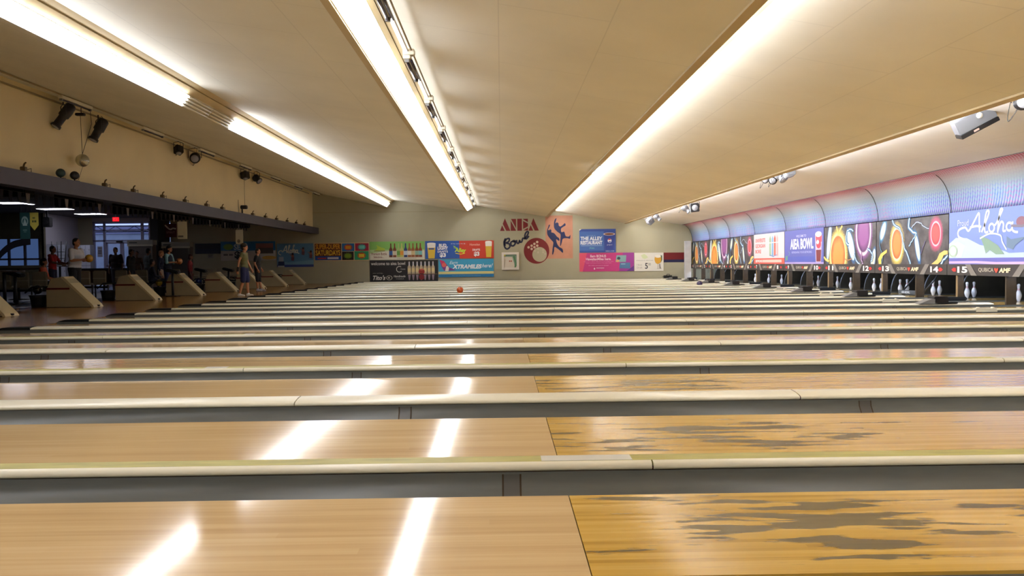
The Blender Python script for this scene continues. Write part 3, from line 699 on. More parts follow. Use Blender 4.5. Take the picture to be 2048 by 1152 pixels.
# balls on the lanes
def bball(px, py, rgb, label, name='bowling_ball', X=None, Y=None, Z=None):
    p = at(px, py, Z=.108) if Z is None else None
    m_ = mat('ball_%d_%d_%d' % rgb, rgb, .15, 0, .2, coat=.5)
    r = thing(name, (p.x, p.y, 0), label, 'bowling ball')
    MB().ball(p, .108, m_, 24, 16).build('shell', r)
    q = MB()
    for k, (dx, dz) in enumerate(((.03, .09), (-.01, .098), (.01, .075))):
        MB().lathe([(.012, -.002), (.012, .004)], (p.x+dx-.0, p.y-math.sqrt(max(0, .108**2-dx*dx-dz*dz)), p.z+dz), M_black, 8, axis=(dx, -math.sqrt(max(1e-4, .108**2-dx*dx-dz*dz)), dz)).build('finger_hole', r)
    return r
bball(920, 580, (196, 84, 34), 'orange bowling ball rolling down a far lane below the blue airline banner')
bball(1399, 567, (58, 48, 84), 'dark purple bowling ball nearing the pins of a far lane')



# ------------------------------------------------------------------ far wall: banners, lettering, murals
YP = YW-.03
def wall_rect(x0, y0, x1, y1, Y=YP):
    xc, yc = (x0+x1)/2, (y0+y1)/2
    X0 = at(x0, yc, Y=Y).x; X1 = at(x1, yc, Y=Y).x; Z1 = at(xc, y0, Y=Y).z; Z0 = at(xc, y1, Y=Y).z
    return X0, X1, max(Z0, .02), Z1
def banner(name, px, label, cat, rgb, Y=YP, th=.012, group=None, m=None, part='sheet'):
    X0, X1, Z0, Z1 = wall_rect(*px, Y=Y)
    r = thing(name, (X0, Y, Z0), label, cat, group)
    MB().box((X0, Y, Z0), (X1, Y+th, Z1), m or ink(rgb)).build(part, r)
    return r, Board(r, (X0, Y, Z0), (X1-X0, 0, 0), (0, 0, Z1-Z0), (0, -1, 0))
def bottle(b, u, v0, w_, h_, body, label, neck=None):
    neck = neck or body
    b.poly([(u-w_/2, v0), (u+w_/2, v0), (u+w_/2, v0+h_*.55), (u+w_*.2, v0+h_*.72), (u+w_*.17, v0+h_), (u-w_*.17, v0+h_), (u-w_*.2, v0+h_*.72), (u-w_/2, v0+h_*.55)], body)
    b.rect(u-w_/2, v0+h_*.15, u+w_/2, v0+h_*.45, label)
def glass(b, u, v0, w_, h_, beer=(222, 186, 60)):
    b.poly([(u-w_*.36, v0), (u+w_*.36, v0), (u+w_/2, v0+h_), (u-w_/2, v0+h_)], beer)
    b.poly([(u-w_*.45, v0+h_*.72), (u+w_*.45, v0+h_*.72), (u+w_/2, v0+h_), (u-w_/2, v0+h_)], (236, 230, 220)); b.ell(u, v0+h_, w_/2, h_*.06, (240, 236, 228))
G = 'banners on the far wall'
r, b = banner('banner', (441.5, 483, 551, 521), 'blue and white banner offering a $3 self-serve drink, behind the two bowlers', 'banner', (196, 190, 180), group=G)
b.rect(0, .52, 1, 1, (50, 120, 168)); b.ell(.14, .72, .09, .16, (130, 160, 60)); b.text('SELF', .24, .56, .48, .86, (214, 220, 224), .03); b.text('$3', .25, .06, .44, .50, (26, 26, 30), .05)
b.rect(.05, .26, .13, .36, (110, 104, 100)); b.rect(.15, .26, .22, .36, (110, 104, 100)); b.rect(.64, .6, .96, .9, (150, 100, 90)); b.rect(.68, .36, .96, .66, (96, 84, 80)); b.ell(.88, .14, .13, .1, (206, 160, 70)); b.done()
r, b = banner('banner', (554, 487, 627, 534), 'faded blue banner with Aloha script and hula dancers, low in the dark corner', 'banner', (96, 140, 172), group=G)
b.rect(0, 0, 1, .1, (60, 76, 140)); b.poly([(0, .1), (0, .3), (.3, .2), (1, .3), (1, .1)], (120, 160, 186))
aloha(b, -.05, .12, .95, .82, .05, (214, 214, 196))
for u, v in ((.43, .42), (.72, .66), (.93, .52)): b.ell(u, v+.13, .03, .05, (50, 30, 30)); b.poly([(u-.035, v-.02), (u+.035, v), (u+.025, v+.10), (u-.03, v+.09)], (150, 92, 76)); b.poly([(u-.045, v-.14), (u+.03, v-.16), (u+.045, v), (u-.04, v)], (110, 70, 80)); b.line([(u-.02, v+.05), (u-.08, v+.12)], .03, (150, 92, 76))
b.rect(.03, .0, .2, .24, (40, 50, 90)); b.rect(.05, .24, .18, .44, (170, 180, 190)); b.rect(.02, .0, .2, .06, (200, 200, 196)); b.done()
r, b = banner('banner', (628.5, 485.5, 738.5, 521.5), 'brown banner reading SUPER-DUPER SATURDAYS with four comic bursts', 'banner', (222, 196, 150), group=G)
b.rect(.01, .04, .49, .26, (30, 76, 150)); b.rect(.01, .26, .49, .96, (96, 44, 20)); b.text('SUPER-DUPER', .025, .64, .475, .93, (226, 160, 50), .03); b.text('SATURDAYS', .025, .30, .475, .60, (232, 186, 60), .03)
b.rect(.06, .11, .22, .18, (190, 60, 60)); b.rect(.24, .1, .44, .2, (220, 220, 226))
for (u0, v0, u1, v1, c, c2, c3) in ((.505, .52, .73, .96, (40, 110, 170), (200, 60, 40), (226, 150, 40)), (.745, .54, .99, .96, (156, 24, 60), (60, 150, 150), (110, 200, 190)), (.505, .04, .715, .50, (30, 20, 20), (90, 120, 30), (120, 150, 40)), (.73, .04, .99, .52, (40, 150, 100), (206, 60, 30), (236, 206, 60))):
    b.rect(u0, v0, u1, v1, c); uc, vc = (u0+u1)/2, (v0+v1)/2; pts = []
    for k in range(24):
        q = 2*math.pi*k/24; f = 1 if k % 2 else .72; pts.append((uc+.085*f*math.cos(q), vc+.19*f*math.sin(q)))
    b.poly(pts, c2); b.rect(uc-.05, vc-.09, uc+.05, vc+.09, c3)
b.done()
r, b = banner('banner', (739.5, 483, 849, 519.5), 'green and white banner with nine beer bottles, Premium Bottle Selections', 'banner', (222, 218, 200), group=G)
b.rect(0, .55, 1, 1, (132, 190, 96)); b.poly([(0, .35), (.35, .5), (1, .5), (1, .56), (0, .56)], (176, 208, 140)); b.poly([(.10, .52), (.14, .66), (.12, .82), (.2, .7), (.28, .62), (.27, .5)], (176, 204, 70)); b.rect(.08, .47, .28, .52, (150, 140, 90))
b.text('Premium Bottle', .03, .26, .31, .40, (126, 50, 44), .01); b.text('Selections...', .07, .1, .25, .22, (126, 50, 44), .01)
for k, (u, c, l_) in enumerate(((.385, (96, 44, 24), (50, 90, 150)), (.455, (120, 56, 26), (216, 200, 170)), (.525, (170, 190, 110), (110, 160, 70)), (.585, (200, 200, 110), (226, 150, 50)), (.655, (36, 54, 110), (196, 206, 220)), (.725, (150, 90, 50), (226, 220, 210)), (.79, (150, 84, 40), (214, 190, 140)), (.86, (130, 60, 26), (140, 180, 160)), (.925, (140, 60, 40), (120, 190, 190)))):
    bottle(b, u, .14, .062, .76, c, l_)
b.text('CHOOSE YOUR FAVORITE', .5, .05, .85, .1, (150, 146, 130), .0); b.done()
r, b = banner('banner', (850.5, 481.5, 987.5, 517), 'blue and red banner reading BUD LIGHT DRAFTS $3 with two beer glasses', 'banner', (36, 86, 170), group=G)
b.poly([(.5, 0), (1, 0), (1, 1), (.495, 1)], (206, 60, 36)); b.text('BUD', .20, .66, .31, .84, (236, 236, 240), .05); b.text('LIGHT', .18, .50, .33, .68, (236, 236, 240), .05); b.text('DRAFTS', .18, .34, .33, .46, (226, 226, 232), .03); b.text('$3', .21, .06, .30, .32, (240, 240, 244), .05)
b.text('all day, every day @...', .375, .80, .60, .87, (226, 226, 232), .0)
b.text('The', .41, .58, .47, .72, (170, 214, 60), .04, rise=-.06); b.text('Alley', .425, .30, .585, .60, (200, 222, 60), .05, shear=.015, rise=-.03); b.line([(.44, .30), (.52, .24), (.58, .30)], .04, (226, 200, 50))
b.text('DRAFTS', .69, .42, .80, .54, (240, 226, 220), .03); b.text('$3', .71, .10, .79, .38, (240, 236, 232), .05); b.text('Hawaiian', .65, .72, .80, .84, (236, 170, 150), .02)
glass(b, .09, .02, .125, .84); glass(b, .925, .06, .10, .86); b.rect(.05, .52, .13, .60, (50, 80, 150)); b.done()
r, b = banner('banner', (739.5, 520.5, 876, 563), 'black banner reading welcome to aiea bowl above a vodka name and pale bottles', 'banner', (30, 27, 30), group=G)
b.text('welcome to aiea bowl', .02, .78, .52, .93, (214, 210, 206), .01); b.text("Tito's", .03, .08, .22, .30, (226, 222, 216), .03, shear=.02); b.text('now serving...', .045, .37, .2, .43, (170, 166, 160)); b.ell(.285, .18, .045, .11, (190, 186, 176)); b.ell(.285, .18, .036, .085, (30, 27, 30)); b.ell(.28, .18, .015, .04, (200, 196, 186)); b.text('Handmade', .35, .20, .52, .30, (206, 202, 196), .02, shear=.005); b.text('VODKA', .38, .10, .50, .15, (180, 176, 170), .0)
pts = [(.435+.043*math.cos(q), .58+.135*math.sin(q)) for q in [math.pi*.3+math.pi*1.45*k/16 for k in range(17)]]; b.line(pts, .035, (206, 200, 190)); b.text('Chateau', .45, .56, .52, .62, (200, 196, 190))
for k in range(7):
    u = .58+k*.058; bottle(b, u, .36, .048, .58, (196, 176, 146), (226, 206, 150)); b.poly([(u-.02, .32), (u+.02, .32), (u+.008, .06), (u-.008, .06)], (150, 130, 140)); b.rect(u-.009, .74, u+.009, .92, (206, 206, 214))
b.rect(.55, .33, .99, .36, (110, 84, 60)); b.ell(.76, .46, .045, .14, (160, 44, 36)); b.rect(.735, .32, .785, .38, (90, 30, 30)); b.ell(.76, .2, .04, .13, (130, 30, 36)); b.ell(.76, .56, .03, .04, (206, 110, 90)); b.done()
r, b = banner('banner', (877, 518, 987.5, 554), 'turquoise airline banner reading Earn XTRAMILES here over a yellow stripe', 'banner', (60, 160, 200), group=G)
b.rect(0, 0, 1, .17, (28, 120, 176)); b.rect(0, .17, 1, .31, (222, 212, 140)); b.poly([(.02, .98), (.10, .90), (.19, .55), (.32, .38), (.10, .36), (.05, .62)], (120, 60, 140)); b.poly([(.02, .98), (.10, .9), (.15, .66), (.08, .6), (.04, .8)], (206, 50, 100)); b.ell(.10, .68, .04, .12, (226, 100, 90)); b.poly([(.12, .34), (.14, .62), (.17, .62), (.19, .5), (.18, .34)], (226, 214, 206))
b.text('Earn', .20, .72, .34, .90, (206, 232, 240), .01, shear=.02); b.text('XTRAMILES', .25, .46, .77, .70, (236, 240, 244), .05, shear=.02); b.text('here!', .78, .52, .96, .74, (220, 236, 244), .02, shear=.03); b.text('You may earn miles at participating lanes', .24, .06, .76, .11, (130, 190, 226)); b.done()
# painted club name
X0, X1, Z0, Z1 = wall_rect(1000, 436.5, 1077.5, 461.5, Y=YW)
r = thing('wall_lettering', (X0, YW, Z0), 'dark red painted geometric AIEA letters above the Bowl script', 'lettering')
b = Board(r, (X0, YW, Z0), (X1-X0, 0, 0), (0, 0, Z1-Z0), (0, -1, 0)); RD = (122, 22, 26)
def la(u):
    b.poly([(u, 0), (u+.12, 0), (u+.055, .45)], RD, 'painted_letter'); b.poly([(u+.07, .56), (u+.127, 1), (u+.265, 0), (u+.16, 0)], RD, 'painted_letter')
la(0); la(.735)
b.poly([(.275, 0), (.275, .82), (.41, .04), (.41, 0)], RD, 'painted_letter'); b.poly([(.285, .95), (.415, .95), (.415, .18)], RD, 'painted_letter')
b.rect(.445, 0, .565, .96, RD, 'painted_letter')
b.poly([(.60, .95), (.72, .95), (.72, .68), (.60, .90)], RD, 'painted_letter'); b.poly([(.595, .78), (.72, .58), (.72, .34), (.595, .14)], RD, 'painted_letter'); b.poly([(.60, .02), (.72, .02), (.72, .24)], RD, 'painted_letter')
b.done()
X0, X1, Z0, Z1 = wall_rect(1007, 463, 1059, 498.5, Y=YW)
r = thing('wall_lettering', (X0, YW, Z0), 'navy painted Bowl script slanting up the far wall', 'lettering')
b = Board(r, (X0, YW, Z0), (X1-X0, 0, 0), (0, 0, Z1-Z0), (0, -1, 0)); NV = (26, 32, 62)
for st in ([(.08, .62), (.02, .40), (.05, .12), (.14, .02), (.24, .14), (.22, .30), (.10, .36), (.20, .44), (.22, .60), (.12, .58), (.05, .42), (.06, .2)],
           [(.22, .20), (.30, .34)], [(.36, .46), (.28, .38), (.29, .22), (.38, .20), (.45, .34), (.42, .48), (.36, .46), (.42, .42), (.50, .48)],
           [(.50, .52), (.52, .36), (.58, .34), (.62, .50), (.64, .40), (.70, .42), (.74, .60), (.78, .62)],
           [(.78, .56), (.90, .74), (.96, .94), (.91, .99), (.84, .86), (.82, .66), (.88, .58), (.98, .74)]):
    b.line(smooth(st, 6), .085, NV, 'painted_script')
b.done()
X0, X1, Z0, Z1 = wall_rect(1091, 431, 1145.5, 517, Y=YW)
r = thing('wall_mural', (X0, YW, Z0), 'salmon painted panel with two navy bowler silhouettes', 'mural')
MB().box((X0, YW-.004, Z0), (X1, YW, Z1), mat('salmon_paint', (196, 138, 110), .6, 0, .08)).build('painted_panel', r)
b = Board(r, (X0, YW-.004, Z0), (X1-X0, 0, 0), (0, 0, Z1-Z0), (0, -1, 0)); NB = (24, 36, 84)
def sil(pts): b.poly(smooth(pts+[pts[0]], 3)[:-1], NB, 'painted_figure')
sil([(.36, .92), (.41, .935), (.38, .86), (.37, .82), (.42, .84), (.48, .82), (.49, .77), (.55, .745), (.66, .79), (.70, .82), (.74, .80), (.73, .76), (.68, .745), (.58, .70), (.57, .64), (.60, .61), (.69, .62), (.74, .52), (.86, .51), (.91, .55), (.90, .46), (.80, .47), (.64, .46), (.60, .38), (.56, .30), (.535, .30), (.54, .42), (.55, .56), (.44, .62), (.33, .70), (.31, .80), (.33, .88)])
sil([(.12, .78), (.17, .79), (.15, .74), (.10, .68), (.12, .66), (.19, .68), (.22, .65), (.22, .61), (.32, .59), (.42, .51), (.50, .47), (.50, .41), (.42, .44), (.39, .44), (.42, .35), (.50, .27), (.62, .22), (.63, .13), (.50, .20), (.33, .27), (.31, .18), (.27, .10), (.24, .10), (.25, .2), (.28, .34), (.27, .39), (.16, .47), (.07, .56), (.06, .66), (.10, .73)])
b.done()
X0, X1, Z0, Z1 = wall_rect(1047.5, 475.8, 1098.5, 527.5, Y=YW)
r = thing('wall_emblem', (X0, YW, Z0), 'dark red painted disc with pale pin dots and a beige ball', 'emblem')
b = Board(r, (X0, YW-.004, Z0), (X1-X0, 0, 0), (0, 0, Z1-Z0), (0, -1, 0)); b.ell(.5, .5, .5, .5, RD, 'painted_disc', 48); b.ell(.62, .36, .285, .285, (176, 168, 138), 'painted_ball', 40)
for u, v in ((.19, .64), (.31, .70), (.42, .77), (.53, .84), (.31, .575), (.42, .64), (.53, .70)): b.ell(u, v, .048, .048, (206, 182, 160), 'painted_dot', 18)
for u, v in ((.43, .50), (.56, .58), (.56, .44), (.76, .53), (.76, .44), (.84, .38)): b.ell(u, v, .04, .04, (190, 178, 152), 'painted_dot', 18)
b.done()
# framed shadow box
X0, X1, Z0, Z1 = wall_rect(1003.5, 504.5, 1038, 539.5, Y=YW-.10)
r = thing('shadow_box', (X0, YW-.10, Z0), 'white box frame hung on the far wall below the Bowl script', 'frame')
t_ = .12
mb = MB(); fm = mat('frame_white', (222, 214, 200), .5)
mb.prism([(X0, Z0), (X1, Z0), (X1-t_, Z0+t_), (X0+t_, Z0+t_)], 1, YW-.10, YW, fm); mb.prism([(X0, Z1), (X1, Z1), (X1-t_, Z1-t_), (X0+t_, Z1-t_)], 1, YW-.10, YW, fm)
mb.prism([(X0, Z0), (X0+t_, Z0+t_), (X0+t_, Z1-t_), (X0, Z1)], 1, YW-.10, YW, fm); mb.prism([(X1, Z0), (X1-t_, Z0+t_), (X1-t_, Z1-t_), (X1, Z1)], 1, YW-.10, YW, fm); mb.build('frame', r)
MB().box((X0+t_, YW-.02, Z0+t_), (X1-t_, YW-.005, Z1-t_), mat('box_back', (214, 204, 186), .6)).build('back_panel', r)
b = Board(r, (X0+t_, YW-.02, Z0+t_), (X1-X0-2*t_, 0, 0), (0, 0, Z1-Z0-2*t_), (0, -1, 0)); b.poly([(0, 1), (1, 1), (1, .1), (.85, 0), (.8, .3), (.66, .82), (0, .84)], (120, 150, 130)); b.poly([(.8, .0), (.9, .3), (.72, .86), (.84, .9), (.98, .3), (.94, 0)], (80, 130, 80)); b.rect(.0, .88, .12, 1., (220, 210, 70)); b.rect(.4, .44, .5, .54, (170, 90, 60)); b.rect(.53, .44, .63, .54, (170, 90, 60)); b.done()
# right-hand banners
r, b = banner('banner', (1158.8, 458, 1231.5, 505), 'blue banner reading THE ALLEY RESTAURANT beside a soda cup', 'banner', (58, 84, 160), group=G)
b.rect(.0, .08, .67, .9, (72, 110, 180)); b.text('WELCOME TO', .2, .70, .44, .74, (150, 180, 220)); b.text('THE ALLEY', .03, .52, .63, .68, (232, 236, 240), .045); b.text('RESTAURANT', .03, .34, .63, .50, (232, 236, 240), .045); b.rect(.04, .28, .62, .31, (140, 170, 210)); b.text('Aiea', .27, .16, .41, .24, (120, 190, 190), .01)
b.poly([(.68, .76), (.97, .76), (.93, .12), (.72, .12)], (50, 70, 150)); b.ell(.82, .78, .16, .06, (226, 206, 190)); b.ell(.82, .78, .13, .04, (110, 60, 40)); b.ell(.83, .50, .055, .09, (232, 232, 236)); b.poly([(.785, .53), (.80, .58), (.84, .59), (.88, .55), (.83, .53)], (206, 50, 50)); b.poly([(.79, .44), (.83, .42), (.87, .45), (.84, .48)], (50, 80, 170)); b.text('pepsi', .76, .29, .9, .35, (206, 210, 226)); b.text('SODA 2 FOR', .72, .03, .96, .08, (206, 206, 216), .01)
b.poly([(0, 1), (.06, 1), (.0, .93)], (226, 226, 226)); b.done()
r, b = banner('banner', (1158.8, 505.6, 1268, 542.7), 'pink and purple banner reading Earn BONUS miles here with two cards', 'banner', (196, 56, 126), group=G)
b.poly([(0, 0), (0, 1), (.14, 1), (.06, 0)], (224, 84, 112)); b.poly([(.72, 0), (.80, 1), (1, 1), (1, 0)], (156, 58, 146)); b.poly([(.86, 0), (1, .3), (1, 0)], (100, 50, 130))
b.text('Earn BONUS', .20, .76, .49, .90, (240, 206, 220), .035); b.text('HawaiianMiles here.', .12, .60, .58, .74, (240, 206, 220), .03); b.text('Use your Miles Mastercard today and', .08, .50, .62, .55, (226, 150, 180), .01); b.text('Debit Card purchases at The Alley Grill', .12, .42, .58, .47, (226, 150, 180), .01); b.text('No miles accrued on alcohol', .17, .30, .53, .35, (230, 160, 190), .01); b.text('HAWAIIAN', .31, .16, .45, .21, (236, 220, 226), .02); b.ell(.275, .15, .012, .05, (236, 220, 226))
b.poly([(.68, .86), (.86, .86), (.85, .50), (.66, .50)], (130, 170, 170)); b.ell(.70, .56, .03, .07, (220, 160, 110)); b.ell(.72, .70, .03, .08, (50, 70, 80)); b.poly([(.74, .46), (.93, .46), (.93, .14), (.73, .16)], (80, 120, 160)); b.rect(.76, .36, .84, .42, (130, 170, 196)); b.done()
r, b = banner('banner', (1269, 505.4, 1327, 542), 'white banner with a beer goblet priced at 5.00 for a 16oz draft', 'banner', (226, 222, 210), group=G)
b.poly([(.22, .86), (.34, .94), (.42, .84), (.47, .74), (.36, .66), (.28, .70)], (206, 214, 166)); b.text('STELLA D ARTOIS', .06, .56, .64, .60, (120, 116, 104), .0); b.text('5', .36, .12, .46, .44, (50, 50, 56), .02); b.text('00', .47, .30, .56, .44, (110, 110, 110), .0); b.text('16oz', .08, .30, .26, .40, (170, 166, 156)); b.text('Draft', .08, .14, .27, .24, (170, 166, 156))
b.poly(smooth([(.70, .78), (.69, .6), (.73, .44), (.80, .38), (.88, .44), (.93, .60), (.92, .80)], 3), (214, 160, 50)); b.ell(.81, .80, .11, .08, (240, 232, 214)); b.poly([(.79, .38), (.83, .38), (.83, .16), (.88, .11), (.76, .11), (.79, .16)], (196, 190, 176)); b.poly([(.90, .86), (.95, .84), (.95, .6), (.90, .44), (.92, .62)], (90, 100, 60)); b.poly([(.85, .38), (.88, .38), (.90, .16), (.94, .12), (.86, .13)], (110, 106, 96)); b.done()
r, b = banner('wall_stripe', (1327.5, 505, 1370, 524.5), 'painted dark red and navy stripe running from the beer banner to the white column', 'painted stripe', (112, 16, 18), Y=YW-.006, th=.006)
b.rect(0, 0, 1, .28, (24, 28, 70)); b.done()
# small dark things on the floor by the far wall
p = at(1349, 558, Z=0.06); r = thing('ball_bag', (p.x-.25, YW-.5, 0), 'small black bag at the foot of the far wall by the white column', 'bag')
MB().box((p.x-.3, YW-.42, .07), (p.x+.25, YW-.2, .22), M_black, .06).build('body', r)
MB().tube([(p.x-.12, YW-.3, .2), (p.x-.05, YW-.3, .28), (p.x+.05, YW-.3, .28), (p.x+.1, YW-.3, .2)], .015, M_black, 6).build('handle', r)


# ------------------------------------------------------------------ lounge side: structure
A = at(86, 426, Z=3.4); B = at(156, 436.6, Z=3.4); YF = B.y
m = MB(); m.box((-24, YB, 3.4), (-10.0, YW, 3.5), mat('lounge_ceiling', (96, 92, 94), .8, 0, .1)); m.build('trim_5', kind='structure')
m = MB(); m.add([(A.x, A.y, -.2), (B.x, B.y, -.2), (B.x, B.y, 3.4), (A.x, A.y, 3.4), (A.x-.1, A.y, -.2), (B.x-.1, B.y, -.2), (B.x-.1, B.y, 3.4), (A.x-.1, A.y, 3.4)], [(0, 1, 2, 3), (4, 5, 6, 7), (0, 3, 7, 4), (1, 2, 6, 5)], M_lwall)
m.build('wall_side', kind='structure')
FX0 = at(185, 480, Y=YF).x; FX1 = at(300, 480, Y=YF).x; DX0 = at(211, 490, Y=YF).x; DX1 = at(262, 490, Y=YF).x; DZ = at(235, 484, Y=YF).z
m = MB(); m.box((B.x-.1, YF, -.2), (FX0, YF+.15, 3.4), M_wall)
m.box((FX0, YF, 3.22), (FX1, YF+.15, 3.4), M_lwall); m.build('wall_lounge_back', kind='structure')
m = MB(); m.box((FX1, YF, -.2), (FX1+.12, YW, 3.4), mat('dark_paint', (62, 54, 46), .8, 0, .1)); m.build('wall_lounge_return', kind='structure')
M_frame = mat('window_frame', (170, 168, 196), .4)
def glassmat():
    g = bpy.data.materials.new('window_glass'); g.use_nodes = True; nt = g.node_tree; nt.nodes.clear(); MATS['window_glass'] = g
    o = nt.nodes.new('ShaderNodeOutputMaterial'); t = nt.nodes.new('ShaderNodeBsdfTransparent'); gl = nt.nodes.new('ShaderNodeBsdfGlossy'); mx = nt.nodes.new('ShaderNodeMixShader')
    t.inputs[0].default_value = (.86, .88, .95, 1); gl.inputs['Roughness'].default_value = .05; mx.inputs[0].default_value = .06
    nt.links.new(t.outputs[0], mx.inputs[1]); nt.links.new(gl.outputs[0], mx.inputs[2]); nt.links.new(mx.outputs[0], o.inputs[0]); return g
M_glass = glassmat()
r = bpy.data.objects.new('window_1', None); C.objects.link(r); r.location = (FX0, YF, 0); r['kind'] = 'structure'
fr = MB(); yy = YF+.03
for x0, w_ in ((FX0, .10), (DX0-.12, .10), (at(281, 470, Y=YF).x, .12), (FX1-.08, .08)): fr.box((x0, yy, 0 if w_ != .12 else DZ+.1), (x0+w_, yy+.08, 3.22), M_frame)
fr.box((FX0, yy, 3.14), (FX1, yy+.08, 3.22), M_frame); fr.box((FX0, yy, DZ+.55), (FX1, yy+.06, DZ+.61), M_frame); fr.box((FX0, yy, DZ+.02), (FX1, yy+.08, DZ+.10), M_frame)
fr.box((FX0, yy, 3.0), (FX1, yy+.05, 3.03), M_frame); fr.build('window_frame', r)
MB().box((FX0+.05, yy+.03, DZ+.05), (FX1-.05, yy+.036, 3.18), M_glass).build('pane', r)
MB().box((FX0+.05, yy+.03, .1), (DX0-.05, yy+.036, DZ+.05), M_glass).build('pane', r)
MB().box((DX1+.05, yy+.03, .1), (FX1-.05, yy+.036, DZ+.05), M_glass).build('pane', r)
r = bpy.data.objects.new('door_1', None); C.objects.link(r); r.location = (DX0, YF, 0); r['kind'] = 'structure'
mid = at(243, 490, Y=YF).x
for a, b in ((DX0, mid-.01), (mid+.01, DX1)):
    fr = MB()
    for p in ((a, 0, a+.08, DZ), (b-.08, 0, b, DZ), (a, DZ-.08, b, DZ), (a, 0, b, .2), (a, 1.0, b, 1.06)): fr.box((p[0], yy, p[1]), (p[2], yy+.06, p[3]), M_frame)
    l = fr.build('door_leaf', r); MB().box((a+.05, yy+.03, .1), (b-.05, yy+.036, DZ-.05), M_glass).build('pane', r)
    MB().tube([(b-.12 if a == DX0 else a+.12, yy-.05, .9), (b-.12 if a == DX0 else a+.12, yy-.05, 1.25)], .02, M_frame).build('door_handle', r)
MB().box((mid-.25, yy-.05, DZ-.02), (mid+.05, yy+.0, DZ+.06), M_blk).build('door_closer', r)
# outdoors beyond the glass
m = MB(); m.box((-30, YF+.2, -.25), (-12, YF+14, -.05), mat('outdoor_paving', (150, 152, 150), .9, 0, .1)); m.build('ground_outside', kind='structure')
ext = thing('outside_building', (-24, YF+9, -.05), 'pale grey building across the walkway, seen through the glass doors', 'building')
MB().box((-30, YF+9, -.05), (-14, YF+9.3, 3.0), mat('outside_wall', (160, 166, 170), .8, 0, .1)).build('wall', ext)
MB().box((-30, YF+8.9, 3.0), (-14, YF+9.4, 3.5), mat('outside_fascia', (130, 128, 150), .7)).build('fascia', ext)
MB().box((-21.6, YF+8.96, .9), (-20.4, YF+9.0, 1.7), mat('outside_sign_red', (170, 80, 90), .6)).build('sign', ext)
cn = thing('walkway_canopy', (-24, YF+.3, 3.5), 'walkway canopy with dark trusses outside the glass front', 'canopy')
MB().box((-26, YF+.2, 3.5), (-13, YF+7, 3.6), mat('canopy_grey', (150, 150, 166), .8)).build('roof', cn)
tr = MB()
for z in (2.85, 3.15): MB().tube([(-24, YF+3, z), (-14, YF+3, z)], .03, M_blk, 6).build('chord', cn)
tr.tube([(-24+.5*k, YF+3, 2.85+.3*(k % 2)) for k in range(21)], .02, M_blk, 5); tr.build('web', cn)
# dark end wall with blue glazing at the far left
m = MB(); WX0 = at(-60, 500, Y=A.y).x; PX1 = at(80, 500, Y=A.y).x; zt, zb = at(30, 478, Y=A.y).z, at(30, 531, Y=A.y).z
M_ol = mat('lounge_dark_paint', (92, 86, 66), .8, 0, .12)
m.box((-24.5, A.y, -.2), (WX0, A.y+.15, 3.4), M_ol); m.box((WX0, A.y, zt), (PX1, A.y+.15, 3.4), M_ol); m.box((WX0, A.y, -.2), (PX1, A.y+.15, zb), M_ol); m.box((PX1, A.y, -.2), (A.x, A.y+.15, 3.4), M_ol)
m.box((-24.6, YB, -.2), (-24.0, A.y+.2, 3.4), M_ol)
m.build('wall_lounge_far', kind='structure')
M_blue = emis('daylit_blue_pane', (96, 128, 190), .22)
r = bpy.data.objects.new('window_2', None); C.objects.link(r); r.location = (WX0, A.y, zb); r['kind'] = 'structure'
MB().box((WX0, A.y+.10, zb), (PX1, A.y+.12, zt), M_blue).build('pane', r)
fr = MB(); M_gf = mat('window_frame_dark', (74, 74, 84), .6)
for px in (-20, 17, 49, 79): x = at(px, 500, Y=A.y).x; fr.box((x-.06, A.y+.02, zb), (x+.04, A.y+.09, zt), M_gf)
zz = at(30, 519, Y=A.y).z; fr.box((WX0, A.y+.02, zz-.03), (PX1, A.y+.09, zz+.05), M_gf); fr.build('window_frame', r)
pts = [at(px, py, Y=A.y-.05) for px, py in smooth([(-10, 520), (0, 503), (14, 490), (28, 482), (44, 478), (60, 476)], 3)]
am = MB(); n_ = len(pts); vs = [(p.x, A.y-.08, p.z) for p in pts]+[(p.x, A.y-.08, p.z-.30) for p in pts]; am.add(vs, [(i, i+1, i+1+n_, i+n_) for i in range(n_-1)], M_gf)
vs = [(p.x, A.y-.02, p.z) for p in pts]+[(p.x, A.y-.02, p.z-.30) for p in pts]; am.add(vs, [(i, i+1, i+1+n_, i+n_) for i in range(n_-1)], M_gf); am.build('arch_trim', r)
# dark columns / cabinets right of the doors
def colm(px0, px1, Y, z, lab, name='column', mt=None):
    x0, x1 = at(px0, 520, Y=Y).x, at(px1, 520, Y=Y).x
    mb = MB(); mb.box((x0, Y, 0), (x1, Y+.5, z), mt or mat('column_black', (36, 32, 32), .7), .02); o = solo(mb, name, lab, 'column'); return o
colm(303, 318, 36.0, 3.4, 'black column beside the glass front, rising to the lounge ceiling')
def cabinet(px0, py0, px1, Y, lab, tone):
    x0, x1 = at(px0, 500, Y=Y).x, at(px1, 500, Y=Y).x; z1 = at((px0+px1)/2, py0, Y=Y).z
    r = thing('display_cabinet', (x0, Y, 0), lab, 'cabinet', 'tall cabinets at the back of the lounge')
    MB().box((x0, Y, 0), (x1, Y+.4, z1-.22), mat('cabinet_body', tone, .35)).build('body', r)
    MB().box((x0-.03, Y-.04, z1-.22), (x1+.03, Y+.4, z1), mat('cabinet_header', (150, 144, 130), .5)).build('header', r)
    MB().box((x0-.03, Y-.06, z1-.28), (x1+.03, Y-.0, z1-.20), mat('cabinet_rail', (196, 190, 170), .5)).build('rail', r)
    MB().box((x0+.05, Y-.045, z1-.14), (x0+.4, Y-.04, z1-.1), M_black).build('slot', r)
    for a in (x0, x1-.05): MB().box((a, Y-.02, 0), (a+.05, Y, z1-.28), mat('cabinet_edge', (120, 112, 100), .5)).build('side_frame', r)
